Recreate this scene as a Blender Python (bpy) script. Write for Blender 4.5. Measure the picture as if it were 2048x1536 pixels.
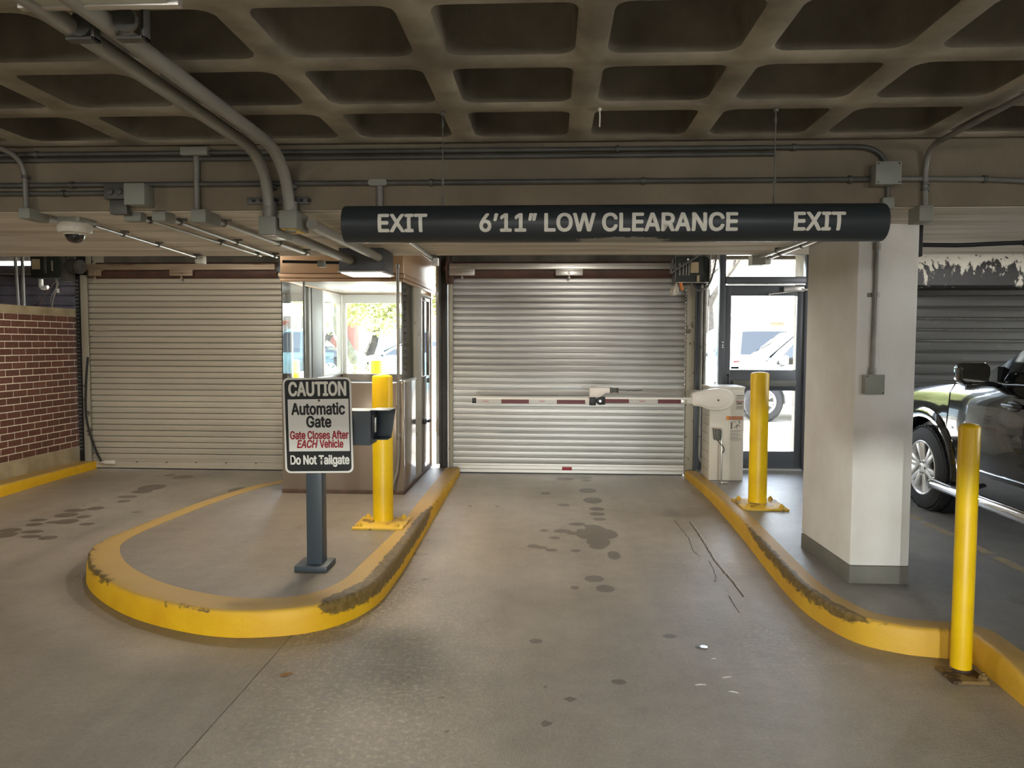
import bpy, bmesh, math, random
import numpy as np
from mathutils import Vector, Matrix, noise as mnoise

# ------------------------------------------------------------------ scene, camera, light
for o in list(bpy.data.objects):
    bpy.data.objects.remove(o, do_unlink=True)
SC = bpy.context.scene
COL = SC.collection
R = math.radians
PI = math.pi
rnd = random.Random(7)

CAM_H = 1.65
yaw, pitch, roll = R(2.883), R(3.180), R(0.1965)
fwd = Vector((-math.sin(yaw)*math.cos(pitch), math.cos(yaw)*math.cos(pitch), -math.sin(pitch)))
rgt = Vector((math.cos(yaw), math.sin(yaw), 0))
upv = rgt.cross(fwd)
r2 = math.cos(roll)*rgt + math.sin(roll)*upv
u2 = -math.sin(roll)*rgt + math.cos(roll)*upv
cd = bpy.data.cameras.new('camera')
cam = bpy.data.objects.new('camera', cd)
COL.objects.link(cam)
cam.matrix_world = Matrix(((r2.x, u2.x, -fwd.x, 0), (r2.y, u2.y, -fwd.y, 0), (r2.z, u2.z, -fwd.z, CAM_H), (0, 0, 0, 1)))
cd.sensor_fit = 'HORIZONTAL'
cd.sensor_width = 36.0
cd.lens = 1500/2048*36.0
cd.clip_start = 0.05
cd.clip_end = 300
SC.camera = cam

SC.view_settings.view_transform = 'Standard'
SC.view_settings.look = 'None'
SC.view_settings.exposure = 0.0
SC.view_settings.gamma = 1.0
SC.view_settings.use_curve_mapping = False

world = bpy.data.worlds.new('sky')
SC.world = world
world.use_nodes = True
wn = world.node_tree.nodes
wl = world.node_tree.links
wn.clear()
wo = wn.new('ShaderNodeOutputWorld')
wb = wn.new('ShaderNodeBackground')
wt = wn.new('ShaderNodeTexSky')
wt.sky_type = 'NISHITA'
wt.sun_disc = False
wt.sun_elevation = R(42)
wt.sun_rotation = R(-84)
wt.air_density = 1.0
wt.dust_density = 1.5
wh = wn.new('ShaderNodeHueSaturation')
wh.inputs['Saturation'].default_value = 0.5
wl.new(wt.outputs[0], wh.inputs['Color'])
wl.new(wh.outputs[0], wb.inputs[0])
wl.new(wb.outputs[0], wo.inputs[0])
wb.inputs[1].default_value = 3.6

def lamp(name, kind, loc, energy, color=(1, 1, 1), target=None, **kw):
    d = bpy.data.lights.new(name, kind)
    d.energy = energy
    d.color = color
    for k, v in kw.items():
        setattr(d, k, v)
    o = bpy.data.objects.new(name, d)
    o.location = loc
    if target is not None:
        o.rotation_euler = (Vector(target)-Vector(loc)).to_track_quat('-Z', 'Y').to_euler()
    COL.objects.link(o)
    return o

# the sun stands to the left, in line with the facade, and lights the street
lamp('sun', 'SUN', (-14, 10.6, 16), 48.0, (1.0, 0.94, 0.84), target=(0, 9, 0), angle=R(0.6))
WARM = (1.0, 0.955, 0.875)
COOL = (0.97, 0.985, 1.0)
# fluorescent ceiling lamps of the garage, behind and beside the camera and between beam and facade
for x, y, e, c in [(-1.3, -0.2, 22, WARM), (-5.2, 2.2, 45, WARM), (6.5, 1.0, 45, COOL)]:
    lamp('fluorescent_lamp', 'AREA', (x, y, 2.62), e, c, target=(x, y, 0), shape='RECTANGLE', size=0.3, size_y=1.3)
# fill lamps added further back, plus unseen lamps between beam and facade
for x, y, e, c in [(-1.6, -4.5, 210, WARM), (3.4, -3.5, 210, COOL), (-6.5, -2.5, 170, WARM), (0.8, -9.5, 260, COOL), (-3.6, 6.75, 62, WARM), (0.35, 6.7, 38, WARM), (4.6, 6.9, 75, COOL)]:
    lamp('unseen_point_lamp', 'POINT', (x, y, 2.35 if y < 0 else 2.58), e, c, shadow_soft_size=0.25 if y < 0 else 0.12)

# ------------------------------------------------------------------ helpers
def lin(h):
    h = h.lstrip('#')
    v = [int(h[i:i+2], 16)/255 for i in (0, 2, 4)]
    return tuple(c/12.92 if c <= 0.04045 else ((c+0.055)/1.055)**2.4 for c in v)

class MB:
    """collects vertices and faces, then links them as one mesh object"""
    def __init__(s):
        s.v = []
        s.f = []
    def add(s, vs, fs):
        n = len(s.v)
        s.v += [tuple(p) for p in vs]
        s.f += [[i+n for i in f] for f in fs]
        return s
    def box(s, x0, x1, y0, y1, z0, z1):
        return s.add([(x0,y0,z0),(x1,y0,z0),(x1,y1,z0),(x0,y1,z0),(x0,y0,z1),(x1,y0,z1),(x1,y1,z1),(x0,y1,z1)],
                     [(0,3,2,1),(4,5,6,7),(0,1,5,4),(1,2,6,5),(2,3,7,6),(3,0,4,7)])
    def cbox(s, c, d):
        return s.box(c[0]-d[0]/2, c[0]+d[0]/2, c[1]-d[1]/2, c[1]+d[1]/2, c[2]-d[2]/2, c[2]+d[2]/2)
    def bar(s, p0, p1, w, h):
        """a box from p0 to p1, w wide sideways and h high"""
        p0, p1 = Vector(p0), Vector(p1)
        t = (p1-p0).normalized()
        a = t.cross(Vector((0, 0, 1)))
        a = a.normalized() if a.length > 1e-4 else Vector((1, 0, 0))
        b = a.cross(t)
        vs = [p+a*(w/2*i)+b*(h/2*j) for p in (p0, p1) for i, j in ((-1,-1),(1,-1),(1,1),(-1,1))]
        return s.add(vs, [(0,1,2,3),(7,6,5,4),(0,4,5,1),(1,5,6,2),(2,6,7,3),(3,7,4,0)])
    def tube(s, pts, r, n=12, caps=True, radii=None):
        pts = [Vector(p) for p in pts]
        m = len(pts)
        ts = []
        for i in range(m):
            t = pts[min(i+1, m-1)]-pts[max(i-1, 0)]
            ts.append(t.normalized())
        a = ts[0].orthogonal().normalized()
        vs, fs = [], []
        for i in range(m):
            if i:
                q = ts[i-1].rotation_difference(ts[i])
                a = (q @ a)
                a = (a-ts[i]*a.dot(ts[i])).normalized()
            b = ts[i].cross(a)
            rr = radii[i] if radii else r
            for k in range(n):
                g = 2*PI*k/n
                vs.append(pts[i]+(a*math.cos(g)+b*math.sin(g))*rr)
        for i in range(m-1):
            for k in range(n):
                fs.append((i*n+k, i*n+(k+1) % n, (i+1)*n+(k+1) % n, (i+1)*n+k))
        if caps:
            fs.append(list(range(n))[::-1])
            fs.append([(m-1)*n+k for k in range(n)])
        return s.add(vs, fs)
    def cyl(s, p0, p1, r, n=20):
        return s.tube([p0, p1], r, n)
    def lathe(s, prof, c=(0, 0, 0), axis='Z', n=28, cap=True):
        """prof: (radius, height) pairs turned about an axis through c"""
        vs, fs = [], []
        for r, h in prof:
            for k in range(n):
                g = 2*PI*k/n
                a, b = r*math.cos(g), r*math.sin(g)
                p = {'Z': (a, b, h), 'X': (h, a, b), 'Y': (b, h, a)}[axis]
                vs.append((p[0]+c[0], p[1]+c[1], p[2]+c[2]))
        for i in range(len(prof)-1):
            for k in range(n):
                fs.append((i*n+k, i*n+(k+1) % n, (i+1)*n+(k+1) % n, (i+1)*n+k))
        if cap:
            fs.append(list(range(n))[::-1])
            fs.append([(len(prof)-1)*n+k for k in range(n)])
        return s.add(vs, fs)
    def prism(s, poly, axis, a0, a1):
        """poly extruded along an axis; 'X': poly is (y,z), 'Y': (x,z), 'Z': (x,y)"""
        def P(p, a):
            return {'X': (a, p[0], p[1]), 'Y': (p[0], a, p[1]), 'Z': (p[0], p[1], a)}[axis]
        n = len(poly)
        vs = [P(p, a0) for p in poly]+[P(p, a1) for p in poly]
        fs = [list(range(n))[::-1], list(range(n, 2*n))]
        fs += [(i, (i+1) % n, n+(i+1) % n, n+i) for i in range(n)]
        return s.add(vs, fs)
    def ball(s, c, r, n=16, m=10, z0=-1.0, z1=1.0, sc=(1, 1, 1)):
        prof = []
        for i in range(m+1):
            h = z0+(z1-z0)*i/m
            g = math.asin(max(-1, min(1, h)))
            prof.append((max(math.cos(g), 0.001)*r, math.sin(g)*r))
        k = len(s.v)
        s.lathe(prof, (0, 0, 0), 'Z', n)
        for i in range(k, len(s.v)):
            v = s.v[i]
            s.v[i] = (v[0]*sc[0]+c[0], v[1]*sc[1]+c[1], v[2]*sc[2]+c[2])
        return s
    def mesh(s, name, origin=(0, 0, 0), bevel=0, seg=2, angle=35, smooth=True):
        me = bpy.data.meshes.new(name)
        ox, oy, oz = origin
        me.from_pydata([(x-ox, y-oy, z-oz) for x, y, z in s.v], [], s.f)
        bm = bmesh.new()
        bm.from_mesh(me)
        bmesh.ops.recalc_face_normals(bm, faces=bm.faces)
        if bevel:
            es = [e for e in bm.edges if len(e.link_faces) == 2 and e.calc_face_angle(0) > R(30)]
            bmesh.ops.bevel(bm, geom=es, offset=bevel, segments=seg, profile=0.5, affect='EDGES', clamp_overlap=True)
        bm.to_mesh(me)
        bm.free()
        if smooth:
            me.shade_smooth()
            me.set_sharp_from_angle(angle=R(angle))
        return me
    def build(s, name, m, parent=None, local=False, **kw):
        org = (0, 0, 0)
        if parent is not None and not local:
            org = parent['_o'] if '_o' in parent else (0, 0, 0)
        me = s.mesh(name, origin=org, **kw)
        return link(name, me, m, parent, org)

def link(name, me, m, parent=None, org=(0, 0, 0)):
    o = bpy.data.objects.new(name, me)
    COL.objects.link(o)
    if m is not None and not me.materials:
        me.materials.append(m)
    if parent is not None:
        o.parent = parent
    o['_o'] = tuple(org)
    return o

def tag(o, label=None, cat=None, group=None, kind=None):
    if label: o['label'] = label
    if cat: o['category'] = cat
    if group: o['group'] = group
    if kind: o['kind'] = kind
    return o

def thing(name, loc, label, cat, group=None, kind=None, rotz=0):
    """an Empty at the base of a thing; its parts are built in world coordinates unless local=True"""
    o = bpy.data.objects.new(name, None)
    o.empty_display_size = 0.1
    o.location = loc
    o.rotation_euler = (0, 0, rotz)
    COL.objects.link(o)
    o['_o'] = tuple(loc)
    return tag(o, label, cat, group, kind)

def copy_tree(o, parent=None):
    c = o.copy()
    COL.objects.link(c)
    if parent is not None:
        c.parent = parent
    for ch in [x for x in bpy.data.objects if x.parent == o]:
        copy_tree(ch, c)
    return c

# ------------------------------------------------------------------ materials
MATS = {}
def nodes(name):
    m = bpy.data.materials.new(name)
    m.use_nodes = True
    nt = m.node_tree
    return m, nt, nt.nodes['Principled BSDF']

def N(nt, typ, **kw):
    n = nt.nodes.new(typ)
    for k, v in kw.items():
        if k.startswith('i_'):
            n.inputs[int(k[2:]) if k[2:].isdigit() else k[2:]].default_value = v
        else:
            setattr(n, k, v)
    return n

def ramp(nt, fac, stops):
    r = nt.nodes.new('ShaderNodeValToRGB')
    el = r.color_ramp.elements
    while len(el) < len(stops):
        el.new(0.5)
    for e, (p, c) in zip(el, stops):
        e.position = p
        e.color = (*c, 1) if len(c) == 3 else c
    nt.links.new(fac, r.inputs[0])
    return r.outputs[0]

def mixc(nt, fac, a, b, blend='MIX'):
    n = nt.nodes.new('ShaderNodeMix')
    n.data_type = 'RGBA'
    n.blend_type = blend
    for sock, val in ((n.inputs[0], fac), (n.inputs[6], a), (n.inputs[7], b)):
        if hasattr(val, 'is_output'):
            nt.links.new(val, sock)
        elif isinstance(val, (int, float)):
            sock.default_value = val
        else:
            sock.default_value = (*val, 1)
    return n.outputs[2]

def math_(nt, op, a, b=0.0, clamp=False):
    n = nt.nodes.new('ShaderNodeMath')
    n.operation = op
    n.use_clamp = clamp
    for sock, val in ((n.inputs[0], a), (n.inputs[1], b)):
        if hasattr(val, 'is_output'):
            nt.links.new(val, sock)
        else:
            sock.default_value = val
    return n.outputs[0]

def coord(nt, scale=(1, 1, 1)):
    g = nt.nodes.new('ShaderNodeNewGeometry')
    mp = nt.nodes.new('ShaderNodeMapping')
    mp.inputs['Scale'].default_value = scale
    nt.links.new(g.outputs['Position'], mp.inputs[0])
    return mp.outputs[0]

def noise(nt, vec, scale, detail=4, rough=0.55, out=0):
    n = nt.nodes.new('ShaderNodeTexNoise')
    n.inputs['Scale'].default_value = scale
    n.inputs['Detail'].default_value = detail
    n.inputs['Roughness'].default_value = rough
    nt.links.new(vec, n.inputs['Vector'])
    return n.outputs[out]

def bump(nt, bs, h, strength=0.3, dist=0.01):
    b = nt.nodes.new('ShaderNodeBump')
    b.inputs['Strength'].default_value = strength
    b.inputs['Distance'].default_value = dist
    nt.links.new(h, b.inputs['Height'])
    nt.links.new(b.outputs[0], bs.inputs['Normal'])

def mat(name, col, rough=0.5, metal=0.0, col2=None, scale=6.0, stretch=(1, 1, 1), lo=0.35, hi=0.65, bmp=0.0, bscale=None, vary=0.0, spec=0.5, coat=0.0, rough2=None):
    """a principled material with an optional second colour in noise patches, fine relief and a change of tone per object"""
    if name in MATS:
        return MATS[name]
    m, nt, bs = nodes(name)
    c = lin(col) if isinstance(col, str) else col
    bs.inputs['Base Color'].default_value = (*c, 1)
    bs.inputs['Roughness'].default_value = rough
    bs.inputs['Metallic'].default_value = metal
    bs.inputs['Specular IOR Level'].default_value = spec
    bs.inputs['Coat Weight'].default_value = coat
    out = None
    if col2 is not None:
        c2 = lin(col2) if isinstance(col2, str) else col2
        v = coord(nt, stretch)
        f = noise(nt, v, scale, 6)
        out = ramp(nt, f, [(lo, c), (hi, c2)])
        if rough2 is not None:
            mr = nt.nodes.new('ShaderNodeMapRange')
            mr.inputs[1].default_value, mr.inputs[2].default_value = lo, hi
            mr.inputs[3].default_value, mr.inputs[4].default_value = rough, rough2
            nt.links.new(f, mr.inputs[0])
            nt.links.new(mr.outputs[0], bs.inputs['Roughness'])
    if vary:
        oi = nt.nodes.new('ShaderNodeObjectInfo')
        hs = nt.nodes.new('ShaderNodeHueSaturation')
        mr = nt.nodes.new('ShaderNodeMapRange')
        mr.inputs[3].default_value, mr.inputs[4].default_value = 1-vary, 1+vary
        nt.links.new(oi.outputs['Random'], mr.inputs[0])
        nt.links.new(mr.outputs[0], hs.inputs['Value'])
        if out is None:
            hs.inputs['Color'].default_value = (*c, 1)
        else:
            nt.links.new(out, hs.inputs['Color'])
        out = hs.outputs[0]
    if out is not None:
        nt.links.new(out, bs.inputs['Base Color'])
    if bmp:
        v = coord(nt, stretch)
        bump(nt, bs, noise(nt, v, bscale or scale*4, 5), bmp, 0.01)
    MATS[name] = m
    return m

def glass(name, tint=(1, 1, 1), refl=1.0):
    m, nt, bs = nodes(name)
    nt.nodes.remove(bs)
    out = [n for n in nt.nodes if n.type == 'OUTPUT_MATERIAL'][0]
    tr = N(nt, 'ShaderNodeBsdfTransparent')
    tr.inputs[0].default_value = (*tint, 1)
    gl = N(nt, 'ShaderNodeBsdfGlossy')
    gl.inputs['Roughness'].default_value = 0.02
    fr = N(nt, 'ShaderNodeFresnel')
    fr.inputs[0].default_value = 1.45
    mx = N(nt, 'ShaderNodeMixShader')
    nt.links.new(math_(nt, 'MULTIPLY', fr.outputs[0], refl, True), mx.inputs[0])
    nt.links.new(tr.outputs[0], mx.inputs[1])
    nt.links.new(gl.outputs[0], mx.inputs[2])
    nt.links.new(mx.outputs[0], out.inputs[0])
    return m

def emit(name, col, s):
    m, nt, bs = nodes(name)
    bs.inputs['Base Color'].default_value = (*col, 1)
    bs.inputs['Emission Color'].default_value = (*col, 1)
    bs.inputs['Emission Strength'].default_value = s
    return m

# floor: concrete with drip stains and damp patches laid down in a vertex attribute
def floor_mat(name, a, b, stain, blue=0.0):
    m, nt, bs = nodes(name)
    v = coord(nt)
    big = noise(nt, v, 0.9, 6, 0.6)
    base = ramp(nt, big, [(0.3, lin(a)), (0.7, lin(b))])
    fine = noise(nt, v, 55, 4, 0.7)
    base = mixc(nt, 0.35, base, ramp(nt, fine, [(0.3, (0.55, 0.55, 0.55)), (0.72, (1.25, 1.25, 1.25))]), 'MULTIPLY')
    gr = N(nt, 'ShaderNodeAttribute', attribute_name='grime')
    base = mixc(nt, math_(nt, 'MULTIPLY', gr.outputs['Fac'], 0.6), base, lin('#4a4236'))
    lanes = noise(nt, coord(nt, (3.0, 0.22, 1)), 1.3, 4)
    base = mixc(nt, 0.35, base, ramp(nt, lanes, [(0.3, (0.7, 0.7, 0.7)), (0.7, (1.2, 1.19, 1.16))]), 'MULTIPLY')
    at = N(nt, 'ShaderNodeAttribute', attribute_name='stain')
    wob = noise(nt, v, 14, 3)
    edge = math_(nt, 'ADD', at.outputs['Fac'], math_(nt, 'MULTIPLY', math_(nt, 'SUBTRACT', wob, 0.5), 0.32))
    sm = N(nt, 'ShaderNodeMapRange')
    sm.inputs[1].default_value, sm.inputs[2].default_value = 0.42, 0.56
    nt.links.new(edge, sm.inputs[0])
    base = mixc(nt, math_(nt, 'MULTIPLY', sm.outputs[0], 0.78), base, lin(stain))
    sl = N(nt, 'ShaderNodeAttribute', attribute_name='slab')
    salt = noise(nt, v, 34, 6, 0.75)
    sf = math_(nt, 'MULTIPLY', sl.outputs['Fac'], ramp(nt, salt, [(0.5, (0, 0, 0)), (0.66, (0.95, 0.95, 0.95))]))
    base = mixc(nt, sf, base, lin('#c9bca4'))
    med = noise(nt, v, 6.5, 6, 0.65)
    base = mixc(nt, 0.4, base, ramp(nt, med, [(0.3, (0.72, 0.72, 0.72)), (0.7, (1.18, 1.18, 1.18))]), 'MULTIPLY')
    nt.links.new(base, bs.inputs['Base Color'])
    wet = noise(nt, v, 0.8, 3, 0.5)
    rr = N(nt, 'ShaderNodeMapRange')
    rr.inputs[1].default_value, rr.inputs[2].default_value, rr.inputs[3].default_value, rr.inputs[4].default_value = 0.30, 0.70, 0.26, 0.41
    nt.links.new(wet, rr.inputs[0])
    nt.links.new(rr.outputs[0], bs.inputs['Roughness'])
    hb = math_(nt, 'ADD', noise(nt, v, 85, 4, 0.7), math_(nt, 'MULTIPLY', noise(nt, v, 20, 4), 0.8))
    bump(nt, bs, hb, 0.55, 0.006)
    return m

M_FLOOR = floor_mat('lane_concrete', '#948b7e', '#aea597', '#5c5348')
M_PAVE = floor_mat('island_concrete', '#7f766b', '#968c7f', '#5d5346')
M_PAVE_R = floor_mat('bay_concrete', '#7f7c78', '#96938e', '#5d5850')

def kerb_mat():
    m, nt, bs = nodes('kerb_yellow_paint')
    v = coord(nt)
    y = ramp(nt, noise(nt, v, 4, 5), [(0.3, lin('#d5a00e')), (0.7, lin('#e6b616'))])
    du = N(nt, 'ShaderNodeAttribute', attribute_name='dust')
    y = mixc(nt, math_(nt, 'MULTIPLY', du.outputs['Fac'], 0.85), y, lin('#a88c58'))
    sc = N(nt, 'ShaderNodeAttribute', attribute_name='scuff')
    n1 = noise(nt, coord(nt, (1, 1, 2.2)), 13, 7, 0.7)
    k = math_(nt, 'ADD', math_(nt, 'SUBTRACT', n1, 0.5), math_(nt, 'SUBTRACT', sc.outputs['Fac'], 0.45))
    mr = N(nt, 'ShaderNodeMapRange')
    mr.inputs[1].default_value, mr.inputs[2].default_value = 0.02, 0.14
    nt.links.new(k, mr.inputs[0])
    dark = ramp(nt, noise(nt, v, 30, 4), [(0.35, lin('#2e2a20')), (0.7, lin('#6a5a3a'))])
    col = mixc(nt, math_(nt, 'MULTIPLY', mr.outputs[0], 0.85), y, dark)
    nt.links.new(col, bs.inputs['Base Color'])
    bs.inputs['Roughness'].default_value = 0.55
    bump(nt, bs, noise(nt, v, 40, 5), 0.35, 0.006)
    return m
M_KERB = kerb_mat()

def paint_wear(name, base, wear, amount, scale, rough=0.45, metal=0.0, stretch=(1, 1, 1), bmp=0.15):
    """paint with chipped patches; a higher amount shows more of what lies under it"""
    m, nt, bs = nodes(name)
    v = coord(nt, stretch)
    n1 = noise(nt, v, scale, 8, 0.65)
    base_c = mixc(nt, 0.25, lin(base), ramp(nt, noise(nt, v, scale*0.3, 4), [(0.3, (0.6, 0.6, 0.6)), (0.7, (1.2, 1.2, 1.2))]), 'MULTIPLY')
    f = ramp(nt, n1, [(1-amount-0.02, (0, 0, 0)), (1-amount+0.02, (1, 1, 1))])
    nt.links.new(mixc(nt, f, base_c, lin(wear)), bs.inputs['Base Color'])
    bs.inputs['Roughness'].default_value = rough
    bs.inputs['Metallic'].default_value = metal
    if bmp:
        bump(nt, bs, n1, bmp, 0.008)
    return m

M_PAN = mat('shaded_coffer_concrete', '#827a6a', 0.95, col2='#5a5346', scale=1.8, bmp=0.4, bscale=24)  # coffer shade painted in as a darker concrete colour
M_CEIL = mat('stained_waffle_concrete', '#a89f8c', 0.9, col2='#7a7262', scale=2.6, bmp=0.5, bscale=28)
M_BEAM = mat('beam_concrete', '#857a66', 0.85, col2='#6c6150', scale=1.4, bmp=0.4, bscale=30)
M_SOFF = mat('board_marked_concrete', '#ded8cc', 0.85, col2='#b4ab9b', scale=4, stretch=(0.22, 2.0, 1), bmp=0.3, bscale=7)
M_WALLC = mat('facade_concrete', '#6a6358', 0.85, col2='#4a453c', scale=3, bmp=0.3)
M_BACK = mat('garage_concrete_wall', '#8a8070', 0.9, col2='#756b5c', scale=1.5, bmp=0.3)
M_COLUMN = mat('cream_column_paint', '#ebe9e4', 0.6, col2='#dedad2', scale=2.4, bmp=0.25, bscale=26)
M_COLBASE = mat('grey_base_paint', '#77756b', 0.6, col2='#6a685f', scale=4)
M_YELLOW = mat('bollard_yellow_paint', '#f0c800', 0.40, col2='#dfb206', scale=3.5, bmp=0.06, bscale=50)
M_YPLATE = paint_wear('worn_yellow_plate', '#d9b23a', '#8a6a30', 0.42, 9, 0.55)
M_RUSTPL = paint_wear('rusty_base_plate', '#7a6238', '#3c2a18', 0.5, 14, 0.7)
M_SLAT = mat('galvanised_slat', (0.46, 0.455, 0.435), 0.38, 0.55, col2=(0.40, 0.39, 0.37), scale=1.6, stretch=(0.6, 1, 3), vary=0.07, bmp=0.04, bscale=20)
M_SLATL = paint_wear('tan_slat_with_rust', '#b9b09e', '#7a5640', 0.27, 3.2, 0.42, 0.15, (0.35, 1, 12), 0.05)
M_SLATR = paint_wear('old_dark_slat', '#33322e', '#8f8872', 0.33, 6, 0.45, 0.1, (0.5, 1, 8), 0.1)
M_SLATB = mat('blue_grey_slat', '#74727f', 0.5, 0.1, col2='#5a5966', scale=3)
M_HOODR = paint_wear('peeling_hood_paint', '#2a2825', '#b4ad9c', 0.50, 13, 0.6, 0.0, (1, 1, 0.6), 0.5)
def hood_mat():
    m, nt, bs = nodes('peeling_black_hood_paint')
    v = coord(nt, (1, 1, 0.45))
    sep = N(nt, 'ShaderNodeSeparateXYZ')
    nt.links.new(coord(nt), sep.inputs[0])
    n1 = noise(nt, v, 15, 9, 0.68)
    n2 = noise(nt, v, 2.2, 3)
    # most of the black has flaked off along the top of the hood
    k = math_(nt, 'ADD', n1, math_(nt, 'ADD', math_(nt, 'MULTIPLY', math_(nt, 'SUBTRACT', sep.outputs[2], 2.47), 0.75), math_(nt, 'MULTIPLY', math_(nt, 'SUBTRACT', n2, 0.5), 0.7)))
    f = ramp(nt, k, [(0.49, (0, 0, 0)), (0.53, (1, 1, 1))])
    nt.links.new(mixc(nt, f, lin('#252422'), lin('#b6b0a2')), bs.inputs['Base Color'])
    bs.inputs['Roughness'].default_value = 0.6
    bump(nt, bs, f, 0.4, 0.004)
    return m
M_HOODR = hood_mat()
M_ALU = mat('aluminium', (0.62, 0.60, 0.56), 0.35, 0.8, vary=0.03)
M_DARKMET = mat('dark_bronze_frame', '#54575c', 0.4, 0.2)
M_STEEL = mat('grey_steel', '#6c6b66', 0.5, 0.4, col2='#55544f', scale=6)
M_GUIDE = paint_wear('peeling_guide_paint', '#a39c8b', '#5c5346', 0.36, 8, 0.6)
M_PIPED = mat('dark_conduit_paint', '#5c5a54', 0.5, 0.2, col2='#4a4843', scale=5)
M_PIPE = mat('grey_conduit_paint', '#84817a', 0.42, 0.2, col2='#6f6c65', scale=5)
M_EMT = mat('zinc_conduit', (0.5, 0.5, 0.48), 0.32, 0.75)
M_BOXG = mat('grey_box_paint', '#8a8a80', 0.5, 0.1)
M_BLACK = mat('black_rubber', '#17171a', 0.6)
M_DKBOX = mat('dark_green_box', '#2c302c', 0.5, 0.2)
M_BRICK = mat('brown_brick', '#744a39', 0.8, col2='#5e3a2c', scale=30, vary=0.16, bmp=0.25, bscale=90)
M_MORTAR = mat('pale_mortar', '#e6dbc4', 0.9, bmp=0.3, bscale=60, scale=10)
M_COPING = mat('coping_concrete', '#b7a786', 0.85, col2='#99896a', scale=4, bmp=0.2)
M_BOOTH = mat('bronze_booth_panel', '#ac8c6c', 0.36, 0.3, col2='#a08264', scale=1.2)
M_BOOTHL = mat('booth_base_panel', '#978a7e', 0.2, 0.5, col2='#897d72', scale=1.2)
M_WHITE = mat('white_paint', '#e6e4dc', 0.5)
M_SIGNB = mat('sign_charcoal', '#2f3437', 0.4)
M_LETTER = mat('cream_lettering', '#e9e6da', 0.5)
M_POST = mat('slate_post_paint', '#3c454c', 0.45)
M_BLKPAINT = mat('sign_black', '#1d1f20', 0.35)
M_SIGNW = mat('sign_white', '#e6e4dc', 0.35)
M_RED = mat('sign_red', '#a01c2c', 0.4)
M_ORANGE = mat('label_orange', '#e08a28', 0.5)
M_PINK = mat('faded_label_red', '#b08078', 0.5)
M_CAB = mat('cream_cabinet', '#d9d2c4', 0.45)
M_POD = mat('white_plastic', '#e6dfd6', 0.35)
M_ARM = mat('white_arm', '#e4e0d8', 0.35)
M_REFLRED = mat('red_reflector', '#5a1116', 0.45)
M_GREYL = mat('label_grey', '#77756f', 0.6)
M_GLASS = glass('window_glass', (0.97, 0.985, 0.98))
M_GLASSC = glass('low_sheen_glass', (0.97, 0.985, 0.98), 0.2)
M_LENS = emit('lamp_lens', (1.0, 0.97, 0.9), 6.0)
M_LENSOFF = mat('unlit_lens', '#b9bba8', 0.3)
M_TIRE = mat('tyre_rubber', '#232325', 0.75)
M_RIM = mat('alloy_rim', (0.72, 0.72, 0.72), 0.35, 0.5)
M_CHROME = mat('chrome', (0.85, 0.85, 0.85), 0.08, 1.0)
M_BLACKCAR = mat('black_car_paint', '#08090b', 0.12, 0.0, coat=1.0)
M_TRIM = mat('black_plastic_trim', '#15161a', 0.45)
M_CARGLASS = mat('car_glass', '#0c1114', 0.04, 0.0, spec=0.9)
M_DOME = mat('smoked_dome', '#101012', 0.06, coat=1.0)
M_LEAD = mat('painted_stripe', '#a99774', 0.7, col2='#8f8776', scale=9)
M_LITTER = mat('white_paper', '#eceae4', 0.5)
M_LEAFB = mat('dry_leaf', '#a8763a', 0.7)
M_DISC = mat('polished_disc', (0.75, 0.8, 0.85), 0.18, 1.0)
M_CRACK = mat('crack_dark', '#5a5144', 0.95)
M_CRACKL = mat('crack_sealant', '#b9b3a6', 0.5)
M_CABLE = mat('black_cable', '#1b1b1c', 0.6)
M_ORCABLE = mat('orange_connector', '#c87a3a', 0.6)
M_BAG = mat('plastic_bag', '#b6ae9e', 0.35)
M_BROWNST = mat('rusty_brown_barrel', '#5e4237', 0.6, col2='#4c362e', scale=5)

def smooth01(t):
    t = min(max(t, 0.0), 1.0)
    return t*t*(3-2*t)
def floor_z(y):
    return 0.065*smooth01((y-5)/3.8)

DOOR_Y = 9.0
CEIL_Z = 2.74
SOFFIT_Z = 2.385
BEAM_Y0, BEAM_Y1 = 4.18, 6.37
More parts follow.
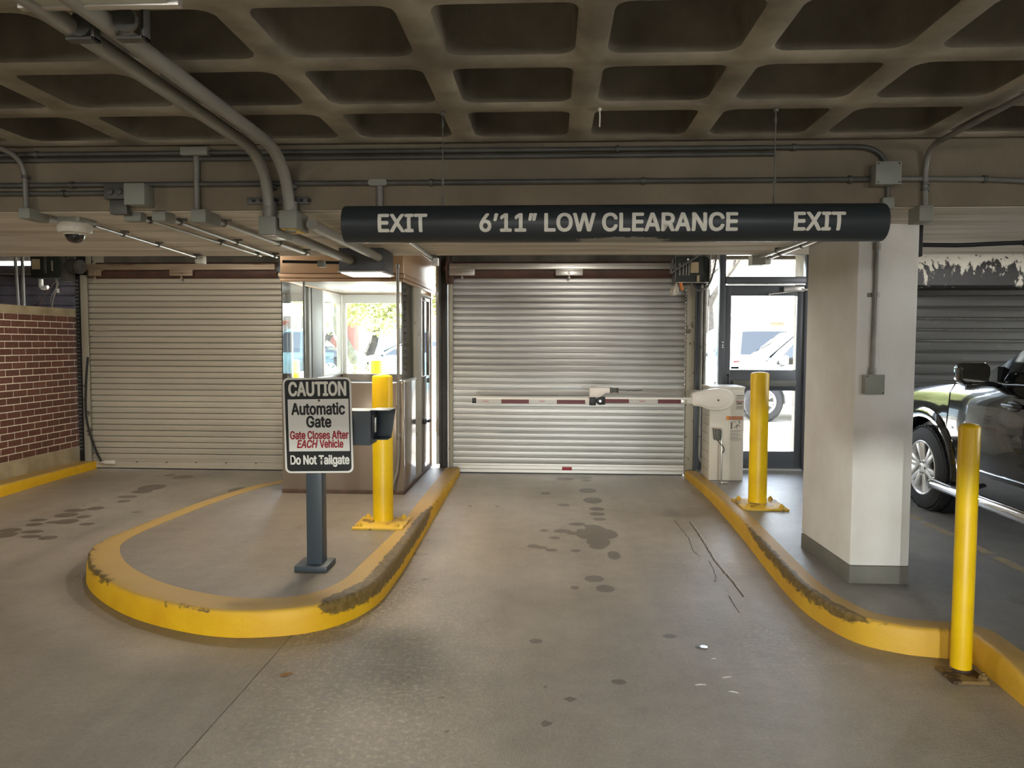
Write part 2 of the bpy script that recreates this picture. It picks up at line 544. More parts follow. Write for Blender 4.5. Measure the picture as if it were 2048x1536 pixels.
# ------------------------------------------------------------------ the setting: floor
STAINS = [(0.416,8.033,0.093,0.119,1),(0.442,7.576,0.095,0.137,1),(0.466,7.221,0.072,0.069,1),(0.454,7.026,0.074,0.073,1),(0.462,6.842,0.059,0.055,1),(0.117,6.425,0.076,0.062,1),(0.199,6.357,0.05,0.048,1),(0.048,6.212,0.049,0.046,0.8),(-0.044,6.434,0.042,0.05,0.5),(0.251,6.655,0.087,0.066,0.4),(-0.126,5.966,0.05,0.054,0.8),(-0.055,5.927,0.047,0.043,0.8),(0.02,5.867,0.054,0.042,0.8),(0.215,5.858,0.043,0.042,0.9),(0.321,5.183,0.071,0.077,0.8),(0.381,4.98,0.066,0.08,0.8),(0.187,8.689,0.114,0.099,0.8),(0.395,8.765,0.115,0.102,0.8),(0.432,8.596,0.056,0.06,0.8),(-0.035,7.87,0.062,0.075,0.4),(0.141,7.359,0.077,0.064,0.35),(-0.858,5.099,0.022,0.021,1.5),(-0.008,3.17,0.025,0.027,1),(0.103,3.4,0.025,0.023,2),(0.346,3.591,0.038,0.03,1),(-0.02,3.511,0.011,0.014,1.2),(-0.431,3.085,0.008,0.01,1.5),(0.684,4.181,0.039,0.028,1.4),(-0.067,4.067,0.043,0.038,0.5),(0.315,6.346,0.083,0.151,1),(0.41,6.412,0.101,0.196,1),(0.49,6.356,0.097,0.157,1),(0.408,6.119,0.096,0.158,1),(0.392,5.98,0.063,0.076,1),(0.387,6.585,0.078,0.064,0.8),(0.505,5.752,0.06,0.127,0.4),(0.179,4.987,0.039,0.049,0.3),(-0.995,6.093,0.008,0.023,1.5),(0.262,6.477,0.014,0.025,2),(-0.776,7.265,0.019,0.032,1.2),(0.436,4.646,0.01,0.014,1.5),(0.067,4.677,0.007,0.011,1.5),(-0.493,3.379,0.005,0.008,1.5),(-0.029,4.601,0.005,0.01,1.5),(-4.491,8.606,0.06,0.065,1),(-4.277,8.489,0.119,0.124,0.8),(-4.328,7.904,0.139,0.154,1),(-4.324,7.691,0.108,0.08,1),(-4.344,7.45,0.105,0.06,0.9),(-4.265,7.252,0.065,0.056,1),(-4.375,6.959,0.074,0.078,1),(-4.522,6.87,0.097,0.063,1),(-4.493,6.699,0.103,0.09,1),(-4.296,6.648,0.063,0.059,1),(-4.346,6.477,0.1,0.091,1),(-4.449,6.442,0.061,0.045,1),(-4.63,6.508,0.08,0.051,1),(-4.565,6.36,0.072,0.055,1),(-4.108,6.404,0.068,0.055,0.8),(-3.902,6.842,0.056,0.037,0.5),(-4.642,6.166,0.088,0.073,1.1),(-4.422,6.136,0.095,0.052,1),(-4.578,6.02,0.086,0.09,1.1),(-4.335,5.993,0.085,0.049,1),(-4.169,5.967,0.078,0.064,0.8),(-3.347,7.835,0.11,0.167,0.35),(-1.916,3.252,0.008,0.008,1.5),(-3.301,5.023,0.01,0.015,1.2)]
SX = np.array(STAINS)

def stain_at(x, y):
    """x, y arrays -> strength of drip stains (about 1 inside, falling through 0.5 at the edge)"""
    out = np.zeros_like(x)
    for cx, cy, rx, ry, st in SX:
        k = (np.abs(x-cx) < rx*3) & (np.abs(y-cy) < ry*3)
        if not k.any():
            continue
        d = ((x[k]-cx)/rx)**2+((y[k]-cy)/ry)**2
        out[k] = np.maximum(out[k], np.exp(-0.69*d*d)*(0.55+0.45*min(st, 1.5)))
    return np.clip(out, 0, 1.3)

def set_attr(me, name, arr):
    a = me.attributes.new(name, 'FLOAT', 'POINT')
    a.data.foreach_set('value', np.asarray(arr, dtype=np.float32))

def grid_mesh(name, xs, ys, zf):
    xs, ys = np.asarray(xs), np.asarray(ys)
    X, Y = np.meshgrid(xs, ys)
    Z = zf(Y)
    v = np.stack([X.ravel(), Y.ravel(), Z.ravel()], 1)
    nx, ny = len(xs), len(ys)
    i = np.arange((nx-1)*(ny-1))
    a = (i//(nx-1))*nx+i % (nx-1)
    f = np.stack([a, a+1, a+nx+1, a+nx], 1)
    me = bpy.data.meshes.new(name)
    me.from_pydata(v.tolist(), [], f.tolist())
    me.shade_smooth()
    return me, v

zv = np.vectorize(floor_z)
xs = np.concatenate([np.linspace(-11, -6.2, 6), np.arange(-5.9, 2.4, 0.023), np.linspace(2.6, 12, 8)])
ys = np.concatenate([np.linspace(-12, 1.0, 14), np.arange(1.4, 9.2, 0.023), np.linspace(9.3, 9.7, 3)])
me, v = grid_mesh('floor', xs, ys, zv)
set_attr(me, 'stain', stain_at(v[:, 0], v[:, 1]))
# the right-hand slab, beyond the joint at x = -1.44, is rougher and carries salt marks
nz = np.array([mnoise.noise(Vector((p[0]*1.1, p[1]*0.7, 3.0))) for p in v[::1]])
salt = np.clip((v[:, 0]+1.45)/0.03, 0, 1)*np.clip(1.25-np.abs(v[:, 0]+0.95)/0.75+nz*0.9, 0, 1)*np.clip((5.9-v[:, 1])/1.5, 0, 1)
salt += np.clip(1.0-np.hypot((v[:, 0]-1.25)/0.45, (v[:, 1]-4.1)/0.7)+nz*0.5, 0, 1)*0.6
set_attr(me, 'slab', np.clip(salt, 0, 1))
# tyre rubber and dirt rubbed along the kerbs
KL = np.array([(-1.06, 6.0), (-1.06, 5.07), (-1.10, 4.51), (-1.306, 4.158), (-1.673, 4.03), (-2.046, 4.085), (-2.522, 4.315), (-2.97, 4.69), (-3.252, 5.07), (-3.365, 5.42), (-3.345, 5.976), (-3.268, 6.8)])
KR = np.array([(2.2, 3.9), (2.0, 3.98), (1.876, 4.02), (1.72, 4.13), (1.62, 4.36), (1.575, 4.72), (1.59, 5.4), (1.63, 6.48), (1.635, 7.8)])
def seg_dist(P, K):
    d = np.full(len(P), 9.0)
    for a, b in zip(K, K[1:]):
        ab = b-a
        t = np.clip(((P-a)@ab)/(ab@ab), 0, 1)
        d = np.minimum(d, np.hypot(*(P-a-t[:, None]*ab).T))
    return d
dl, dr_ = seg_dist(v[:, :2], KL), seg_dist(v[:, :2], KR)
wob = 1+0.5*nz
gri = 0.9*np.clip(1-dl/(0.30*wob), 0, 1)**1.3*np.clip((7.2-v[:, 1])/2.0, 0, 1)+0.55*np.clip(1-dr_/(0.25*wob), 0, 1)
gri += 0.35*np.exp(-((dl-0.55)/0.16)**2)*np.clip((-1.2-v[:, 0])/0.5, 0, 1)
gri += 0.22*np.clip((-1.44-v[:, 0])/0.02, 0, 1)*np.clip((5.2-v[:, 1])/1.6, 0, 1)
set_attr(me, 'grime', np.clip(gri, 0, 1))
floor = tag(link('floor', me, M_FLOOR), 'worn tan concrete drive lane floor with drip stains', 'floor', kind='structure')

def flat_strip(mb, pts, w, zoff=0.0015, rag=0.0):
    """a thin ragged ribbon lying on the floor"""
    P = []
    for (x0, y0), (x1, y1) in zip(pts, pts[1:]):
        n = max(2, int(math.hypot(x1-x0, y1-y0)/0.03))
        P += [(x0+(x1-x0)*t/n, y0+(y1-y0)*t/n) for t in range(n)]
    P.append(pts[-1])
    vs = []
    for i, (x, y) in enumerate(P):
        a, b = P[max(i-1, 0)], P[min(i+1, len(P)-1)]
        t = Vector((b[0]-a[0], b[1]-a[1])).normalized()
        j = rag*mnoise.noise(Vector((x*40, y*40, 1)))
        ww = w*(0.6+0.8*abs(mnoise.noise(Vector((x*25, y*25, 5)))))
        z = floor_z(y)+zoff
        vs += [(x-t.y*(ww+j), y+t.x*(ww+j), z), (x+t.y*(ww-j), y-t.x*(ww-j), z)]
    mb.add(vs, [(2*i, 2*i+1, 2*i+3, 2*i+2) for i in range(len(P)-1)])

CR = [[(1.273, 6.798), (1.275, 6.409), (1.268, 6.058), (1.252, 5.696), (1.259, 5.39), (1.27, 5.182), (1.267, 5.003), (1.267, 4.868)],
      [(1.144, 6.85), (1.156, 6.564), (1.17, 6.274), (1.138, 5.911), (1.165, 5.778)],
      [(1.21, 5.651), (1.201, 5.485), (1.182, 5.289), (1.148, 5.156)],
      [(1.176, 4.889), (1.17, 4.719), (1.17, 4.569)]]
for k, c in enumerate(CR):
    mb = MB()
    flat_strip(mb, c, 0.006 if k == 0 else 0.0035, rag=0.006)
    mb.build('crack', M_CRACK, floor, smooth=False)
mb = MB()
flat_strip(mb, [(x+0.02, y) for x, y in CR[0][:-1]], 0.006, 0.002, rag=0.004)
mb.build('crack_sealant', M_CRACKL, floor, smooth=False)
mb = MB()
flat_strip(mb, [(-1.44, 4.09), (-1.44, 3.3), (-1.447, 2.4), (-1.45, 1.2)], 0.002, rag=0.003)
mb.build('slab_joint', M_CRACK, floor, smooth=False)

# ------------------------------------------------------------------ kerbs and raised islands
def catmull(pts, step):
    P = [Vector(p) for p in pts]
    P = [2*P[0]-P[1]]+P+[2*P[-1]-P[-2]]
    out = []
    for i in range(1, len(P)-2):
        n = max(2, int((P[i+1]-P[i]).length/step))
        for k in range(n):
            t = k/n
            a, b, c, d = P[i-1], P[i], P[i+1], P[i+2]
            out.append(0.5*((2*b)+(c-a)*t+(2*a-5*b+4*c-d)*t*t+(3*b-a-3*c+d)*t**3))
    out.append(P[-2])
    return out

def kerb(name, pts, width, scuff, label, step=0.04, side_dust=0.0):
    """pts: (x, y, top z) along the outer top edge, the outside on the left of the way; returns the inner line"""
    line = catmull(pts, step)
    vs, fs, sc, du = [], [], [], []
    inner = []
    n = len(line)
    for i, p in enumerate(line):
        a, b = line[max(i-2, 0)], line[min(i+2, n-1)]
        t = Vector((b.x-a.x, b.y-a.y)).normalized()
        nn = Vector((-t.y, t.x))
        zt = p.z
        zb = -0.02
        rag = 0.006*mnoise.noise(Vector((p.x*9, p.y*9, 2)))
        w = width(p) if callable(width) else width
        prof = [(0.014, zb, 0), (0.011, zb+(zt-zb)*0.35, 0), (0.008, zb+(zt-zb)*0.6, 0), (0.005, zb+(zt-zb)*0.8, 0), (rag, zt-0.016, 0.1),
                (-0.006+rag, zt-0.005, 0.6), (-0.018+rag, zt, 1), (-w*0.5, zt, 1), (-w, zt, 1), (-w, zt-0.05, 1)]
        for k, (o, z, d) in enumerate(prof):
            vs.append((p.x+nn.x*o, p.y+nn.y*o, z))
            du.append(max(d, side_dust))
            up = [0.0, 0.2, 0.5, 0.8, 1.0, 1.0, 0.85, 0.25, 0.05, 0][k]
            sc.append(scuff(p)*up)
        q = Vector((p.x-nn.x*w, p.y-nn.y*w))
        inner.append((q.x, q.y))
    m = len(prof)
    for i in range(n-1):
        for k in range(m-1):
            fs.append((i*m+k, i*m+k+1, (i+1)*m+k+1, (i+1)*m+k))
    fs.append(list(range(m)))
    fs.append([(n-1)*m+k for k in range(m)][::-1])
    me = bpy.data.meshes.new(name)
    me.from_pydata(vs, [], fs)
    bm = bmesh.new(); bm.from_mesh(me); bmesh.ops.recalc_face_normals(bm, faces=bm.faces); bm.to_mesh(me); bm.free()
    me.shade_smooth()
    me.set_sharp_from_angle(angle=R(50))
    set_attr(me, 'scuff', sc)
    set_attr(me, 'dust', du)
    return tag(link(name, me, M_KERB), label, 'kerb', kind='structure'), inner

IZ = 0.15
isl = [(-1.075, 8.86), (-1.07, 7.5), (-1.065, 6.21), (-1.062, 5.07), (-1.105, 4.51), (-1.306, 4.158), (-1.673, 4.03), (-2.046, 4.085), (-2.522, 4.315),
       (-2.97, 4.69), (-3.252, 5.07), (-3.365, 5.42), (-3.345, 5.976), (-3.268, 6.803), (-3.104, 7.576), (-2.91, 7.99), (-2.70, 9.0)]
def scuff_left(p):
    s = 0.30
    if p.x > -1.32:
        s = 0.95*smooth01((6.9-p.y)/0.8)*smooth01((p.y-4.12)/0.15)+0.45
    if p.x < -2.75 and p.y < 5.4:
        s = 0.62
    if -1.9 > p.x > -2.25 and p.y < 4.4:
        s = 0.5
    return s
_, inl = kerb('kerb', [(x, y, IZ) for x, y in isl], lambda p: 0.155+0.05*smooth01((6.0-p.y)/1.2), scuff_left, 'yellow kerb curving round the nose of the booth island')
def pavement(name, loop, z, m, label):
    mb = MB()
    mb.add([(x, y, z) for x, y in loop], [list(range(len(loop)))])
    me = mb.mesh(name, smooth=False)
    bm = bmesh.new(); bm.from_mesh(me); bmesh.ops.triangulate(bm, faces=bm.faces)
    for f in bm.faces:
        if f.normal.z < 0: f.normal_flip()
    bm.to_mesh(me); bm.free()
    set_attr(me, 'stain', np.zeros(len(me.vertices)))
    set_attr(me, 'slab', np.zeros(len(me.vertices)))
    return tag(link(name, me, m), label, 'pavement', kind='structure')
pavement('pavement_island', inl, IZ-0.003, M_PAVE, 'raised concrete pavement of the island carrying booth and caution sign')

rk = [(2.14, 0.6, 0.0), (2.15, 2.3, 0.015), (2.17, 3.2, 0.075), (2.19, 3.62, 0.145), (2.205, 3.90, IZ), (2.205, 3.95, IZ), (2.195, 3.962, IZ), (2.14, 3.968, IZ), (2.0, 3.99, IZ), (1.876, 4.027, IZ), (1.72, 4.14, IZ), (1.63, 4.36, IZ), (1.58, 4.72, IZ),
      (1.595, 5.4, IZ), (1.635, 6.48, IZ), (1.64, 7.82, IZ), (1.604, 8.86, IZ)]
def scuff_right(p):
    if p.y < 4.0:
        return 0.28
    return 0.36+0.52*smooth01((p.y-4.02)/0.25)*smooth01((6.8-p.y)/1.5)
_, inr = kerb('kerb', [tuple(p) for p in rk], lambda p: 0.12, scuff_right, 'yellow kerb bending round the cream pillar on the right of the lane', side_dust=0.28)
loop = [p for p in inr if p[1] > 3.3]
pavement('pavement_bay', [(9.9, 9.6), (9.9, -3.0), (3.2, -3.0), (2.4, 2.2)]+loop+[(1.75, 9.6)], IZ-0.003, M_PAVE_R, 'raised concrete parking bay floor with the black truck')
mb = MB()
for y in np.arange(5.0, 7.6, 0.02):
    if mnoise.noise(Vector((1, y*6, 0))) > -0.25:
        mb.box(3.12, 3.20, y, y+0.021, IZ-0.0025, IZ-0.0008)
mb.build('parking_line', M_LEAD, bpy.data.objects['pavement_bay'], smooth=False)

lk = [(-5.63, 4.0, 0.165), (-5.63, 6.0, 0.165), (-5.63, 7.6, 0.165), (-5.63, 9.02, 0.165)]
# this kerb faces the lane on its right, so it runs the other way
_, _k = kerb('kerb', [p for p in lk[::-1]], 0.22, lambda p: 0.2, 'straight yellow kerb under the brown brick wall')

# ------------------------------------------------------------------ waffle ceiling
def waffle():
    px, py = 0.613, 0.57
    x0, y0 = 0.148-px*17, 4.14-py*28
    vs, fs = [], []
    nseg = 5
    def rr(cx, cy, hx, hy, r):
        out = []
        for sx, sy, a0 in ((1, 1, 0), (-1, 1, 90), (-1, -1, 180), (1, -1, 270)):
            for k in range(nseg):
                g = R(a0+90*k/(nseg-1))
                out.append((cx+sx*(hx-r)+r*math.cos(g), cy+sy*(hy-r)+r*math.sin(g)))
        return out
    for i in range(33):
        for j in range(28):
            cx, cy = x0+px*(i+0.5), y0+py*(j+0.5)
            n = len(vs)
            k = 4*nseg
            outer = []
            for sx, sy in ((1, 1), (-1, 1), (-1, -1), (1, -1)):
                for q in range(nseg):
                    outer.append((cx+sx*px/2, cy+sy*py/2))
            # spread the outer ring along the cell edge at its middle points
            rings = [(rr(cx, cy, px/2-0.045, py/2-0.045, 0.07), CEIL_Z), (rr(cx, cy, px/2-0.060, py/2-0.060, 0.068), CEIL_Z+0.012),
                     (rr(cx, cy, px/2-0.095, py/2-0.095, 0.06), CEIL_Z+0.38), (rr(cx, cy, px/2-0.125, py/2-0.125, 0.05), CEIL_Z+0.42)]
            corners = [(cx+px/2, cy+py/2), (cx-px/2, cy+py/2), (cx-px/2, cy-py/2), (cx+px/2, cy-py/2)]
            vs += [(x, y, CEIL_Z) for x, y in corners]
            for ring, z in rings:
                vs += [(x, y, z) for x, y in ring]
            r0 = n+4
            for c in range(4):
                for q in range(nseg-1):
                    fs.append((n+c, r0+c*nseg+q+1, r0+c*nseg+q))
                fs.append((n+c, n+(c+1) % 4, r0+((c+1) % 4)*nseg, r0+c*nseg+nseg-1))
            for a in range(3):
                for q in range(k):
                    fs.append((r0+a*k+q, r0+a*k+(q+1) % k, r0+(a+1)*k+(q+1) % k, r0+(a+1)*k+q))
            fs.append([r0+3*k+q for q in range(k)])
    me = bpy.data.meshes.new('ceiling')
    me.from_pydata(vs, [], fs)
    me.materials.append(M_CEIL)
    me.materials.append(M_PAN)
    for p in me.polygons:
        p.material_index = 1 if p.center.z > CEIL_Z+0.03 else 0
    bm = bmesh.new(); bm.from_mesh(me)
    bmesh.ops.remove_doubles(bm, verts=bm.verts, dist=0.0005)
    bmesh.ops.recalc_face_normals(bm, faces=bm.faces)
    bm.to_mesh(me); bm.free()
    me.shade_smooth()
    me.set_sharp_from_angle(angle=R(40))
    return me
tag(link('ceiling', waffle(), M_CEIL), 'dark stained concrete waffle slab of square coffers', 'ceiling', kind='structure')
# the slab above the coffers, the flat ceiling between beam and facade, and the roof over all of it
mb = MB()
mb.box(-11, 12, -12.3, 4.2, CEIL_Z+0.43, CEIL_Z+0.6)
mb.box(-11, 12, BEAM_Y1-0.02, 9.62, 2.78, CEIL_Z+0.55)
tag(mb.build('roof_slab', M_BEAM, smooth=False), 'flat concrete roof slab beyond the deep beam', 'roof', kind='structure')
mb = MB().box(-11, 12, BEAM_Y0, BEAM_Y1, SOFFIT_Z, CEIL_Z+0.5)
beam = tag(mb.build('beam', M_BEAM, bevel=0.012), 'wide concrete ceiling beam crossing the whole garage', 'beam', kind='structure')
mb = MB().box(-11, 12, BEAM_Y0+0.012, BEAM_Y1-0.012, SOFFIT_Z-0.003, SOFFIT_Z+0.01)
mb.build('soffit', M_SOFF, beam, smooth=False)

# closing walls out of view
tag(MB().box(-11, 12, -12.3, -12, -0.1, 3.2).build('wall_back', M_BACK, smooth=False), 'plain concrete wall far behind', 'wall', kind='structure')
tag(MB().box(-11.2, -10.9, -12, 9.6, -0.1, 3.2).build('wall_far_left', M_BACK, smooth=False), 'plain concrete wall of the next bay', 'wall', kind='structure')
tag(MB().box(10.0, 10.3, -12, 1.0, -0.1, 3.2).box(10.0, 10.3, 8.6, 9.6, -0.1, 3.2).box(10.0, 10.3, 1.0, 8.6, -0.1, 1.0).box(10.0, 10.3, 1.0, 8.6, 2.6, 3.2).build('wall_right', M_BACK, smooth=False), 'concrete wall with a long opening added for daylight beyond the truck', 'wall', kind='structure')  # unseen side opening, added to light the right bay

# ------------------------------------------------------------------ pillar
mb = MB().prism([(1.885, 4.735), (2.25, 4.735), (2.25, 5.56), (1.858, 5.56)], 'Z', 0.258, SOFFIT_Z)
pil = tag(mb.build('pillar', M_COLUMN, bevel=0.014), 'cream painted concrete pillar with grey painted foot', 'pillar', kind='structure')
mb = MB().prism([(1.883, 4.733), (2.252, 4.733), (2.252, 5.562), (1.856, 5.562)], 'Z', IZ-0.01, 0.26)
mb.build('painted_foot', M_COLBASE, pil, bevel=0.012)

# ------------------------------------------------------------------ brick wall on the left
WX = -5.835
wl_ = thing('wall_left', (WX, 9.0, 0), 'brown brick half wall with pale joints and a concrete coping', 'wall', kind='structure')
MB().box(WX-0.2, WX-0.006, 4.5, 9.045, 0.34, 1.95).build('mortar', M_MORTAR, wl_, smooth=False)
MB().box(WX-0.22, WX+0.012, 4.5, 9.06, 1.95, 2.04).build('coping', M_COPING, wl_, bevel=0.008)
MB().box(WX-0.2, WX+0.004, 4.5, 9.05, 0.0, 0.342).build('base_course', M_COPING, wl_, bevel=0.006)
CH = (1.95-0.34)/21
bh, bl, j = CH-0.011, 0.203, 0.011
def brick_mesh(l):
    return MB().box(-0.03, 0.0, -l, 0, 0, bh).mesh('brick', bevel=0.004, seg=1)
full, half = brick_mesh(bl), brick_mesh(bl/2-0.005)
for r in range(21):
    z = 0.34+CH*r+j/2
    y = 9.045
    if r % 2:
        o = link('brick', half, M_BRICK, wl_)
        o.location = (0.0, y-9.0, z)
        y -= bl/2-0.005+j
    while y > 7.0:
        o = link('brick', full, M_BRICK, wl_)
        o.location = (rnd.uniform(-0.0015, 0.0015), y-9.0, z)
        y -= bl+j
mb = MB()
for r in range(21):
    y = 7.0-0.02
    while y > 4.7:
        mb.box(WX-0.03, WX, y-bl, y, 0.34+CH*r+j/2, 0.34+CH*r+j/2+bh)
        y -= bl+j
tag(mb.build('brickwork', M_BRICK, wl_, smooth=False), kind='stuff')

# ------------------------------------------------------------------ facade: posts, lintels
def struct(name, mb, m, label, cat, **kw):
    return tag(mb.build(name, m, **kw), label, cat, kind='structure')
DY = DOOR_Y
struct('lintel', MB().box(-5.9, 1.85, DY+0.22, DY+0.5, 2.60, 2.80), M_WALLC, 'dark concrete lintel above the two roller doors', 'lintel', smooth=False)
struct('wall_front', MB().box(-11, 4.3, DY+0.62, DY+0.72, 2.70, 3.4).box(2.99, 4.25, DY+0.1, DY+0.4, 0, 2.8).box(7.4, 10.1, DY+0.1, DY+0.4, 0, 2.8).box(-11, -8.6, DY+0.3, DY+0.5, 0, 2.8), M_WALLC, 'dark concrete facade wall beside the exit door', 'wall', smooth=False)
# ------------------------------------------------------------------ roller doors
def slat_mesh(w, p, deep=0.011):
    # a nearly flat face with a lip along its lower edge and a recessed gap below the next slat
    prof = [(0.006, 0), (-deep-0.003, 0.0), (-deep-0.006, p*0.03), (-deep-0.005, p*0.09), (-deep+0.002, p*0.16), (-deep*0.98, p*0.5), (-deep*0.8, p*0.80), (-0.6*deep, p*0.855), (0.030, p*0.87), (0.030, p*0.999), (0.034, p*0.999), (0.034, 0)]
    mb = MB().prism(prof, 'X', 0, w)
    return mb.mesh('slat', angle=40)

def roller_door(name, x0, x1, y, z0, z1, pitch, m, label, bar=None, bar_m=None):
    t = thing(name, (x0, y, z0), label, 'roller door', kind='structure')
    zs = z0
    if bar:
        mb = MB().prism([(-0.022, 0.014), (-0.022, 0.05), (-0.012, 0.056), (-0.012, 0.095), (-0.02, 0.10), (-0.02, bar-0.012), (-0.008, bar), (0.02, bar), (0.02, 0.014)], 'X', 0, x1-x0)
        me = mb.mesh('bottom_bar', angle=30)
        link('bottom_bar', me, bar_m or M_ALU, t)
        mb = MB().box(0.01, x1-x0-0.01, -0.014, 0.014, 0.0, 0.016)
        link('rubber_seal', mb.mesh('rubber_seal', smooth=False), M_BLACK, t)
        zs = z0+bar
    me = slat_mesh(x1-x0, pitch)
    z = zs
    while z < z1:
        o = link('slat', me, m, t)
        o.location = (0, rnd.uniform(-0.001, 0.001), z-z0)
        z += pitch
    return t

d1 = roller_door('door_1', -5.67, -3.255, DY, 0.066, 2.47, 0.0722, M_SLATL, 'tan roller door with rust streaks behind the left lane', 0.125, M_SLATL)
d2 = roller_door('door_2', -1.165, 1.605, DY, 0.0665, 2.47, 0.0742, M_SLAT, 'galvanised roller door closing the middle lane behind the barrier arm', 0.135, M_ALU)
MB().box(0.155, 0.272, DY-0.028, DY-0.020, 0.115, 0.155).build('red_label', M_RED, d2, bevel=0.001)
tag(bpy.data.objects['red_label'], 'small red label on the bottom bar')
for x in np.linspace(-5.1, -3.6, 5):
    MB().cyl((x, DY-0.026, 0.155), (x, DY-0.018, 0.155), 0.008, 8).build('bolt', M_STEEL, d1)
# sensor box and its hose on the left door's bottom bar
MB().box(-5.50, -5.37, DY-0.06, DY-0.02, 0.13, 0.175).cyl((-5.54, DY-0.04, 0.15), (-5.50, DY-0.04, 0.15), 0.014, 10).build('safety_edge_box', M_CAB, d1, bevel=0.004)
hose = [(-5.66, DY-0.07, 1.45), (-5.68, DY-0.08, 1.2), (-5.70, DY-0.08, 0.8), (-5.67, DY-0.07, 0.55), (-5.60, DY-0.06, 0.3), (-5.54, DY-0.05, 0.16)]
MB().tube([tuple(p) for p in catmull(hose, 0.05)], 0.013, 8).build('hose', M_CABLE, d1)

def coil_head(t, x0, x1, brackets, front_m, side):
    """hood back, box beam in front, barrel and bracket plates above a roller door"""
    MB().box(x0-0.02, x1+0.02, DY+0.20, DY+0.215, 2.45, 2.80).build('back_plate', M_WALLC, t, smooth=False)
    MB().box(x0, x1, DY-0.16, DY-0.10, 2.505, 2.575).box(x0, x1, DY-0.165, DY-0.155, 2.535, 2.545).build('box_beam', front_m, t, bevel=0.004)
    MB().cyl((x0+0.02, DY+0.06, 2.50), (x1-0.02, DY+0.06, 2.50), 0.115, 24).build('barrel', M_BROWNST, t)
    for a, b in brackets:
        mb = MB().box(a, b, DY-0.19, DY-0.17, 2.43, 2.495).box(a, b, DY-0.19, DY-0.12, 2.493, 2.505)
        mb.cyl(((a+b)/2, DY-0.20, 2.462), ((a+b)/2, DY-0.185, 2.462), 0.015, 12)
        mb.ball(((a+b)/2, DY-0.18, 2.405), 0.016, 10, 6).cyl(((a+b)/2, DY-0.18, 2.41), ((a+b)/2, DY-0.18, 2.44), 0.006, 8)
        mb.build('bracket', front_m, t, bevel=0.003)
coil_head(d2, -1.19, 1.50, [(-1.185, -0.885), (0.06, 0.375)], M_ALU, 1)
coil_head(d1, -5.60, -3.28, [(-5.55, -5.40), (-4.55, -4.27)], paint_wear('rusty_box_beam', '#a3917a', '#6e4a30', 0.4, 3, 0.5, 0.3, (0.4, 1, 14)), -1)

# guides and jambs
M_JAMB = mat('dark_jamb_steel', '#4d4a45', 0.55, 0.2, col2='#3a3733', scale=3)
for t, x, m, w in ((d2, -1.19, M_GUIDE, 0.055), (d2, 1.655, M_GUIDE, 0.095)):
    MB().box(x-w/2, x+w/2, DY-0.06, DY-0.035, 0.07, 2.42).box(x-w/2, x+w/2, DY+0.03, DY+0.055, 0.07, 2.42).box(x-w/2+0.001, x-w/2+0.02 if x < 0 else x+w/2-0.001, DY-0.0585, DY+0.05, 0.071, 2.419).build('guide_rail', m, t, bevel=0.003)
MB().box(-5.735, -5.655, DY-0.07, DY-0.04, 0.065, 2.45).box(-5.735, -5.66, DY+0.03, DY+0.05, 0.065, 2.80).box(-5.735, -5.59, DY+0.19, DY+0.21, 2.3, 2.80).build('guide_rail', M_GUIDE, d1, bevel=0.003)
mb = MB().box(-5.81, -5.72, DY-0.03, DY+0.12, 0.07, 2.80).box(-5.81, -5.73, DY-0.05, DY-0.02, 0.07, 2.45)
post = struct('jamb', mb, M_BLACK, 'black perforated jamb strip between brick wall and left roller door', 'door jamb', bevel=0.003)
mb = MB()
for z in np.arange(0.3, 2.4, 0.045):
    mb.box(-5.80, -5.765, DY-0.062, DY-0.05, z, z+0.026)
mb.build('perforated_strip', M_STEEL, post, smooth=False)
struct('jamb', MB().box(-3.252, -3.19, DY-0.03, DY+0.15, 0.05, 2.7), M_JAMB, 'steel jamb behind the booth at the left roller door', 'door jamb', bevel=0.004)
struct('jamb', MB().box(-1.31, -1.235, DY-0.05, DY+0.2, 0.06, 2.72).box(-1.32, -1.295, DY-0.09, DY+0.02, 0.06, 2.72).box(-1.245, -1.225, DY-0.08, DY-0.04, 0.06, 2.72), M_JAMB, 'grey steel jamb between the booth and the middle roller door', 'door jamb', bevel=0.004)
struct('jamb', MB().box(1.707, 1.833, DY-0.05, DY+0.2, 0.06, 2.72).box(1.704, 1.724, DY-0.09, DY-0.01, 0.06, 2.72).box(1.81, 1.835, DY-0.08, DY, 0.06, 2.72), M_DARKMET, 'dark steel jamb between the middle roller door and the exit door', 'door jamb', bevel=0.004)
# side plate of the coil left of the middle door
mb = MB().cyl((-1.235, DY-0.02, 2.50), (-1.215, DY-0.02, 2.50), 0.165, 32).cyl((-1.27, DY-0.10, 2.52), (-1.235, DY-0.10, 2.52), 0.03, 14).box(-1.215, -1.15, DY-0.12, DY-0.06, 2.34, 2.44)
mb.build('side_plate', M_BROWNST, d2, bevel=0.003)

# old dark doors: right-hand bay and far left bay
d3 = roller_door('door_3', 4.0, 7.45, DY, 0.15, 2.30, 0.128, M_SLATR, 'old black roller door with worn slats behind the truck')
hood = []
for k in range(13):
    g = R(90+90*k/12)
    hood.append((DY-0.06+0.34*math.cos(g), 2.44+0.30*math.sin(g)))
hood += [(DY-0.40, 2.30), (DY-0.36, 2.27), (DY-0.05, 2.27), (DY+0.2, 2.27), (DY+0.2, 2.74)]
MB().prism(hood, 'X', 3.95, 7.5).build('hood', M_HOODR, d3, angle=50)
d4 = roller_door('door_4', -8.6, -5.95, DY+0.3, 0.1, 2.60, 0.1255, M_SLATB, 'dark blue grey slatted door seen above the brick wall')

